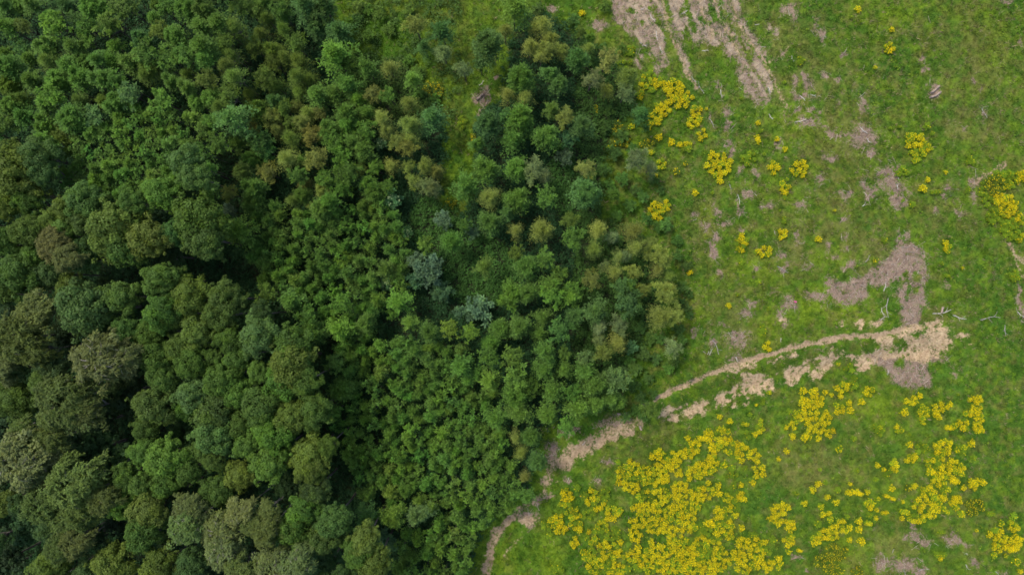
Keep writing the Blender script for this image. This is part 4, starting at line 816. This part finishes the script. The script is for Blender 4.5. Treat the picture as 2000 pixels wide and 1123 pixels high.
def flower_material():
    m, nt, N, L, P = mat("goldenrod_flower")
    a = N.new("ShaderNodeAttribute"); a.attribute_name = "v"; oi = N.new("ShaderNodeObjectInfo")
    r = N.new("ShaderNodeValToRGB"); r.color_ramp.elements[0].position = .0; r.color_ramp.elements[0].color = (.54, .34, .005, 1)
    r.color_ramp.elements[1].position = 1; r.color_ramp.elements[1].color = (.92, .77, .010, 1)
    q = r.color_ramp.elements.new(.5); q.color = (.86, .66, .005, 1)
    ma = N.new("ShaderNodeMath"); ma.operation = 'MULTIPLY_ADD'; L.new(a.outputs["Fac"], ma.inputs[0]); ma.inputs[1].default_value = .8; ma.inputs[2].default_value = .5
    L.new(ma.outputs[0], r.inputs[0]); L.new(r.outputs[0], P.inputs["Base Color"]); P.inputs["Roughness"].default_value = .8; P.inputs["Specular IOR Level"].default_value = .1
    tr = N.new("ShaderNodeBsdfTranslucent"); L.new(r.outputs[0], tr.inputs[0]); mx = N.new("ShaderNodeMixShader"); mx.inputs[0].default_value = .2
    L.new(P.outputs[0], mx.inputs[1]); L.new(tr.outputs[0], mx.inputs[2]); L.new(mx.outputs[0], N["Material Output"].inputs[0])
    return m
M_GOLD = flower_material()
CL = {'Y': [clump(700 + k, .66) for k in range(4)], 'M': [clump(720 + k, .38) for k in range(4)], 'L': [clump(740 + k, .06) for k in range(3)], 'D': [clump(760 + k, .24) for k in range(3)]}
CT = {'Y': (.17, .23, .012), 'M': (.15, .24, .012), 'L': (.135, .215, .012), 'D': (.085, .13, .012)}
CLM = {}
for k, l in CL.items():
    CLM[k] = []
    for C, U, W, v, mi in l:
        vv, ff = diamonds(C, U, W); CLM[k].append(poly_mesh("goldenrod", vv, ff, 4, [M_LEAF, M_GOLD], {"v": v, "h": np.full(len(v), .15)}, mat_idx=mi))
r_c = np.random.default_rng(11)
clumps = []; cells = {}
for b in FL.replace('\n', '').split('|'):
    cx, cy, rx, ry, k = b.split(); cx, cy, rx, ry = map(float, (cx, cy, rx, ry))
    if rx * ry < 75:
        s = math.sqrt(rx * ry)
        cand = [(cx, cy, s)] if max(rx, ry) / min(rx, ry) < 1.5 else [(cx + (rx - s * .7) * q, cy + (ry - s * .7) * q, s * .8) for q in (-1, 0, 1)]
        for x, y, s in cand: clumps.append((x, y, max(s, 3.2), k, True))
        continue
    n = int(rx * ry * .45) + 6
    for _ in range(n * 5):
        a = r_c.uniform(0, 2 * PI); q = math.sqrt(r_c.uniform()) ; x = cx + math.cos(a) * rx * q * .92; y = cy + math.sin(a) * ry * q * .92; s = r_c.uniform(4.6, 7.6)
        key = (int(x // 16), int(y // 16)); ok = True
        for i in (-1, 0, 1):
            for j in (-1, 0, 1):
                for (x2, y2, s2) in cells.get((key[0] + i, key[1] + j), ()):
                    if math.hypot(x - x2, y - y2) < (s + s2) * .74: ok = False; break
        if not ok: continue
        cells.setdefault(key, []).append((x, y, s))
        kk = k if k != 'M' else r_c.choice(['M', 'M', 'Y', 'L'])
        if k == 'Y': kk = r_c.choice(['Y', 'Y', 'Y', 'Y', 'M'])
        clumps.append((x, y, s, str(kk), False))
clumps.sort(key=lambda c: -(c[2] + (3 if c[4] else 0)))
print("CLUMPS", len(clumps))
FW = {'Y': 'yellow flowering goldenrod clump', 'M': 'half-open goldenrod clump', 'L': 'lime-green budding goldenrod clump', 'D': 'fading olive goldenrod clump'}
lead = clumps[:295]
labs_c = place_labels([(x, y, ('large ' if s > 8 else 'tiny ' if s < 4.5 else '') + FW[k]) for x, y, s, k, _ in lead], MEADOW_MARKS + [("the clearing", 850, 120), ("the wood-litter patch", 941, 205)], "wood side of", "far side of")
for (x, y, s, k, _), lab in zip(lead, labs_c):
    X, Y = map(float, to_world(x, y, .8)); R = s * K * 1.06
    o = link(bpy.data.objects.new("goldenrod_plant", CLM[k][r_c.integers(len(CLM[k]))]))
    o.location = (X, Y, float(gz(X, Y))); o.rotation_euler = (0, 0, r_c.uniform(0, 2 * PI)); o.scale = (R, R, max(.55, R * 1.0))
    cc = np.array(CT[k]) * math.exp(r_c.normal(0, .12)); o.color = (*cc, 1)
    tag(o, lab, 'flowering plant', 'goldenrod clumps flowering on the meadow')
vs, v_, mi_, ts = [], [], [], []
for (x, y, s, k, _) in clumps[295:]:
    X, Y = map(float, to_world(x, y, .8)); R = s * K * 1.06; z0 = float(gz(X, Y)); C, U, W, v, mi = CL[k][r_c.integers(len(CL[k]))]
    a = r_c.uniform(0, 2 * PI); Rm = np.array([[math.cos(a), -math.sin(a), 0], [math.sin(a), math.cos(a), 0], [0, 0, 1]]); S = np.array([R, R, max(.55, R)])
    f = lambda q: (q * S) @ Rm.T
    vv, _ = diamonds(f(C) + np.array([X, Y, z0]), f(U), f(W)); vs.append(vv); v_.append(v + r_c.normal(0, .12)); mi_.append(mi); ts.append(np.tile(np.array(CT[k]) * math.exp(r_c.normal(0, .12)), (len(C), 1)))
vv = np.concatenate(vs); me = poly_mesh("goldenrod_field", vv, np.arange(len(vv)), 4, [M_TINT, M_GOLD], {"v": np.concatenate(v_), "h": np.full(len(vv) // 4, .15)}, mat_idx=np.concatenate(mi_)); add_tint(me, np.concatenate(ts))
tag(mesh_obj("goldenrod_field", me), "dense carpet of yellow goldenrod flowering on the meadow", 'flowers', kind='stuff')

# ---------------------------------------------------------------- grass, herbs, undergrowth, brushwood
r_g = np.random.default_rng(99)
NT = 210000
gx_ = r_g.uniform(-90, 98, NT); gy_ = r_g.uniform(-58, 58, NT); pxx = gx_ / K + 1000; pyy = 561.5 - gy_ / K
bare = np.maximum(samp(m_brush, pxx, pyy), samp(m_sand, pxx, pyy)); keep = (r_g.random(NT) > bare * .92) & (samp(m_forest, pxx, pyy) < .8)
gx_, gy_, pxx, pyy = gx_[keep], gy_[keep], pxx[keep], pyy[keep]; n = len(gx_)
B_ = 4
hgt = .12 + .30 * fbm(pxx / 18, pyy / 18, 81, 3) + .30 * sstep(.58, .75, fbm(pxx / 7, pyy / 7, 83, 2))
base = np.stack([gx_, gy_, gz(gx_, gy_) - .03], 1)[:, None, :] + np.concatenate([r_g.normal(0, .10, (n, B_, 2)), np.zeros((n, B_, 1))], 2)
a = r_g.uniform(0, 2 * PI, (n, B_)); lean = r_g.uniform(.4, 1.3, (n, B_)) * hgt[:, None]
tip = base + np.stack([np.cos(a) * lean, np.sin(a) * lean, hgt[:, None] * r_g.uniform(.6, 1.2, (n, B_))], -1)
wd = np.stack([-np.sin(a), np.cos(a), np.zeros_like(a)], -1) * r_g.uniform(.03, .055, (n, B_, 1))
vv = np.stack([base - wd, base + wd, tip], 2).reshape(-1, 3)
cols = grass_tint(pxx, pyy) * 1.12 * np.exp(r_g.normal(0, .12, (n, 1))); dry = r_g.random(n) < (.04 + .35 * litter(pxx, pyy)); cols[dry] = np.array((.26, .21, .12)) * r_g.uniform(.7, 1.3, (dry.sum(), 1))
me = poly_mesh("grass", vv, np.arange(len(vv)), 3, [M_TINT], {"v": r_g.normal(0, .25, n * B_), "h": np.clip(r_g.normal(.15, .2, n * B_), 0, 1)}); add_tint(me, np.repeat(cols, B_, 0))
tag(mesh_obj("grass", me), "green meadow grass with dry stems between the bare patches", 'grass', kind='stuff')

def herbs(name, n, prob, tint, hr, rr, per, label, cat, leaf=.16, xr=(-84, 84), seed=3):
    r = np.random.default_rng(seed)
    x = r.uniform(xr[0], xr[1], n); y = r.uniform(-49, 49, n); px = x / K + 1000; py = 561.5 - y / K
    k = r.random(n) < prob(px, py); x, y, px, py = x[k], y[k], px[k], py[k]; n = len(x)
    rad = r.uniform(rr[0], rr[1], (n, 1)); a = r.uniform(0, 2 * PI, (n, per)); q = np.sqrt(r.random((n, per))) * rad; hh = r.uniform(hr[0], hr[1], (n, 1))
    P = np.stack([x[:, None] + np.cos(a) * q, y[:, None] + np.sin(a) * q, gz(x, y)[:, None] + hh * (1 - .6 * (q / rad) ** 2) * r.uniform(.75, 1.1, (n, per))], -1)
    d = np.stack([np.cos(a), np.sin(a), r.uniform(-.5, .2, a.shape)], -1) + r.normal(0, .3, a.shape + (3,)); d = norm(d); w = norm(np.cross(d, np.array([0, 0, 1.]) + r.normal(0, .35, d.shape)))
    ls = leaf * r.uniform(.6, 1.3, a.shape + (1,))
    vv, ff = diamonds(P.reshape(-1, 3), (d * ls).reshape(-1, 3), (w * ls * .5).reshape(-1, 3))
    me = poly_mesh(name, vv, ff, 4, [M_TINT], {"v": r.normal(0, .28, len(vv) // 4), "h": np.clip(r.normal(.1, .2, len(vv) // 4), 0, 1)})
    add_tint(me, np.repeat(tint(px, py, r) * np.exp(r.normal(0, .18, (n, 1))), per, 0))
    tag(mesh_obj(name, me), label, cat, kind='stuff')

def p_meadow(px, py):
    b = np.maximum(samp(m_brush, px, py), samp(m_sand, px, py)); f = samp(m_forest, px, py)
    w = sstep(.50, .62, fbm(px / 16, py / 16, 91, 3)) * .55 + samp(m_lush, px, py) * .25 + samp(m_lime, px, py) * .25 + .03
    return w * (1 - b * .9) * (1 - f)
herbs("meadow_herbs", 42000, p_meadow, lambda px, py, r: np.where((r.random(len(px)) < .16 * (px > 1200))[:, None], np.array([.150, .215, .018]), grass_tint(px, py) * np.array([1.0, 1.12, .9])), (.15, .5), (.18, .42), 12, "low leafy weeds scattered in clumps through the meadow grass", 'weeds', .11)
def p_under(px, py):
    return samp(m_forest, px, py) * .9 + .5 * ((px > 660) & (px < 900) & (py < 240)) * sstep(.42, .6, fbm(px / 14, py / 14, 93, 3))
herbs("undergrowth", 60000, p_under, lambda px, py, r: np.where(((px > 660) & (px < 900) & (py < 240))[:, None], np.array([.062, .118, .022]), np.where((px > 1120)[:, None], np.array([.048, .105, .020]), np.where(((np.hypot((px - 940) / 75, (py - 530) / 70) < 1) | (np.hypot((px - 1130) / 60, (py - 350) / 90) < 1) | (np.hypot((px - 850) / 50, (py - 440) / 60) < 1))[:, None], np.array([.052, .125, .024]), np.array([.026, .070, .022])))) * np.ones((len(px), 1)), (.4, 1.3), (.35, .7), 16, "dark green brambles and herbs between trees, tinted darker to deepen the shade under crowns", 'undergrowth', .15, xr=(-84, 27), seed=8)  # leaf colour darkened under the crowns so gaps look shaded, lighter in openings

NB = 60000
tx = r_g.uniform(1000, 2030, NB); ty = r_g.uniform(-20, 1140, NB); mb = samp(m_brush, tx, ty); ms = samp(m_sand, tx, ty)
tx2 = r_g.uniform(920, 960, 300); ty2 = r_g.uniform(160, 240, 300); tx = np.concatenate([tx, tx2]); ty = np.concatenate([ty, ty2]); mb = samp(m_brush, tx, ty); ms = samp(m_sand, tx, ty)
k = r_g.random(len(tx)) < np.clip(mb * .95 + .002 * (tx > 1340) * (ty < 700) - ms * .5, 0, 1); tx, ty = tx[k], ty[k]; n = len(tx)
x, y = to_world(tx, ty); z = gz(x, y) + r_g.uniform(.02, .22, n); a = r_g.uniform(0, 2 * PI, n); Ls = np.minimum(r_g.gamma(1.6, .13, n), .55) + .08; rd = Ls * .030 + .012
d = np.stack([np.cos(a), np.sin(a), r_g.normal(0, .16, n)], 1) * Ls[:, None]; s = np.stack([-np.sin(a), np.cos(a), np.zeros(n)], 1) * rd[:, None]; u = np.zeros((n, 3)); u[:, 2] = rd * 1.4
c = np.stack([x, y, z], 1)
q = np.stack([c - d - s, c + d - s * .4, c + d + s * .4, c - d + s, c - d + u, c + d + u * .4], 1).reshape(-1, 3)
o = (np.arange(n) * 6)[:, None]
ff = (o + np.array([0, 1, 5, 4, 4, 5, 2, 3])[None, :]).ravel()
me = poly_mesh("brushwood", q, ff, 4, [M_TINT], {"v": np.repeat(r_g.normal(0, .3, n), 2), "h": np.zeros(n * 2)})
pal = np.array([(.38, .31, .24), (.24, .18, .135), (.13, .095, .07), (.50, .43, .34)])[r_g.integers(0, 4, n)]
add_tint(me, np.repeat(pal, 2, 0)); tag(mesh_obj("brushwood", me), "fine dry twigs and felling waste littering the bare patches", 'brushwood', kind='stuff')

# ---------------------------------------------------------------- logs and sticks lying about
items = []; LG = [l.split() for l in LOGS.replace('\n', '').split('|')]
MW_ = {'w': ('bleached_stick', 'white bleached stick', M_WOODW, 'stick'), 'g': ('grey_branch', 'weathered grey branch', M_WOODG, 'branch'), 'b': ('brown_log', 'brown log piece', M_WOODB, 'log'), 't': ('fallen_trunk', 'fallen trunk in a dark gap', M_BARK, 'trunk')}
r_l = np.random.default_rng(17)
for l in LG: items.append(((float(l[0]) + float(l[2])) / 2, (float(l[1]) + float(l[3])) / 2, ('long ' if math.hypot(float(l[0]) - float(l[2]), float(l[1]) - float(l[3])) > 26 else 'short ' if math.hypot(float(l[0]) - float(l[2]), float(l[1]) - float(l[3])) < 11 else '') + MW_[l[4]][1]))
lls = place_labels(items, MEADOW_MARKS + [("the wood-litter patch in the clearing", 941, 205), ("the widest pale birch", 48, 898), ("the dark hollow in the lower wood", 190, 900)], "wood side of", "far side of")
for l, lab in zip(LG, lls):
    x1, y1, x2, y2 = map(float, l[:4]); kd = l[4]
    A = np.array([*to_world(x1, y1), 0.]); B = np.array([*to_world(x2, y2), 0.]); ln = np.linalg.norm(B - A)
    rad = {'w': .034 + .012 * ln, 'g': .032 + .011 * ln, 'b': .17, 't': .16}[kd]
    mid = (A + B) / 2; z = float(gz(mid[0], mid[1])) + (.12 if kd != 't' else 1.2); sd_ = norm(np.cross(B - A, [0, 0, 1.]))
    pts = [A + (B - A) * t + sd_ * ln * .05 * math.sin(t * 5 + x1) for t in np.linspace(0, 1, 7)]
    pts = [np.array([p[0] - mid[0], p[1] - mid[1], rad * .7 + (.10 * math.sin(t * 3 + y1) if kd in 'wg' else 0)]) for t, p in zip(np.linspace(0, 1, 7), pts)]
    ts = [tube(pts, np.linspace(rad, rad * (.9 if kd == 'b' else .5), 7), 8)]
    if kd in 'wg' and ln > .9:
        for q, sg in ((2, 1), (4, -1)):
            o_ = pts[q]; dv = norm(B - A); ts.append(tube([o_, o_ + dv * ln * .12 + sd_ * sg * ln * .12 + (0, 0, .06), o_ + dv * ln * .2 + sd_ * sg * ln * .26 + (0, 0, .03)], [rad * .55, rad * .35, rad * .15], 5))
    v, f = join_tubes(ts)
    o = mesh_obj(MW_[kd][0], poly_mesh(MW_[kd][0], v, f, 4, [MW_[kd][2]], smooth=True)); o.location = (mid[0], mid[1], z)
    tag(o, lab, MW_[kd][3], 'dead wood lying on the ground')

# a crumpled pink wrapper beside the path-side brush patch
m, nt, N, L, P = mat("pink_plastic"); P.inputs["Base Color"].default_value = (.40, .07, .16, 1); P.inputs["Roughness"].default_value = .35
bm_v = r_l.normal(0, 1, (5, 5, 3)); g = np.stack(np.meshgrid(np.linspace(-.2, .2, 5), np.linspace(-.15, .15, 5)), -1)
pv = np.concatenate([g, .06 + .07 * np.abs(bm_v[..., :1])], -1).reshape(-1, 3) + r_l.normal(0, .03, (25, 3)) * np.array([1, 1, .3])
pf = np.array([[j * 5 + i, j * 5 + i + 1, j * 5 + i + 6, j * 5 + i + 5] for j in range(4) for i in range(4)]).ravel()
o = mesh_obj("plastic_wrapper", poly_mesh("plastic_wrapper", pv, pf, 4, [m])); X, Y = map(float, to_world(1554, 589)); o.location = (X, Y, float(gz(X, Y)) + .08)
tag(o, "crumpled pink plastic wrapper on the dry brush patch above the path", "wrapper")
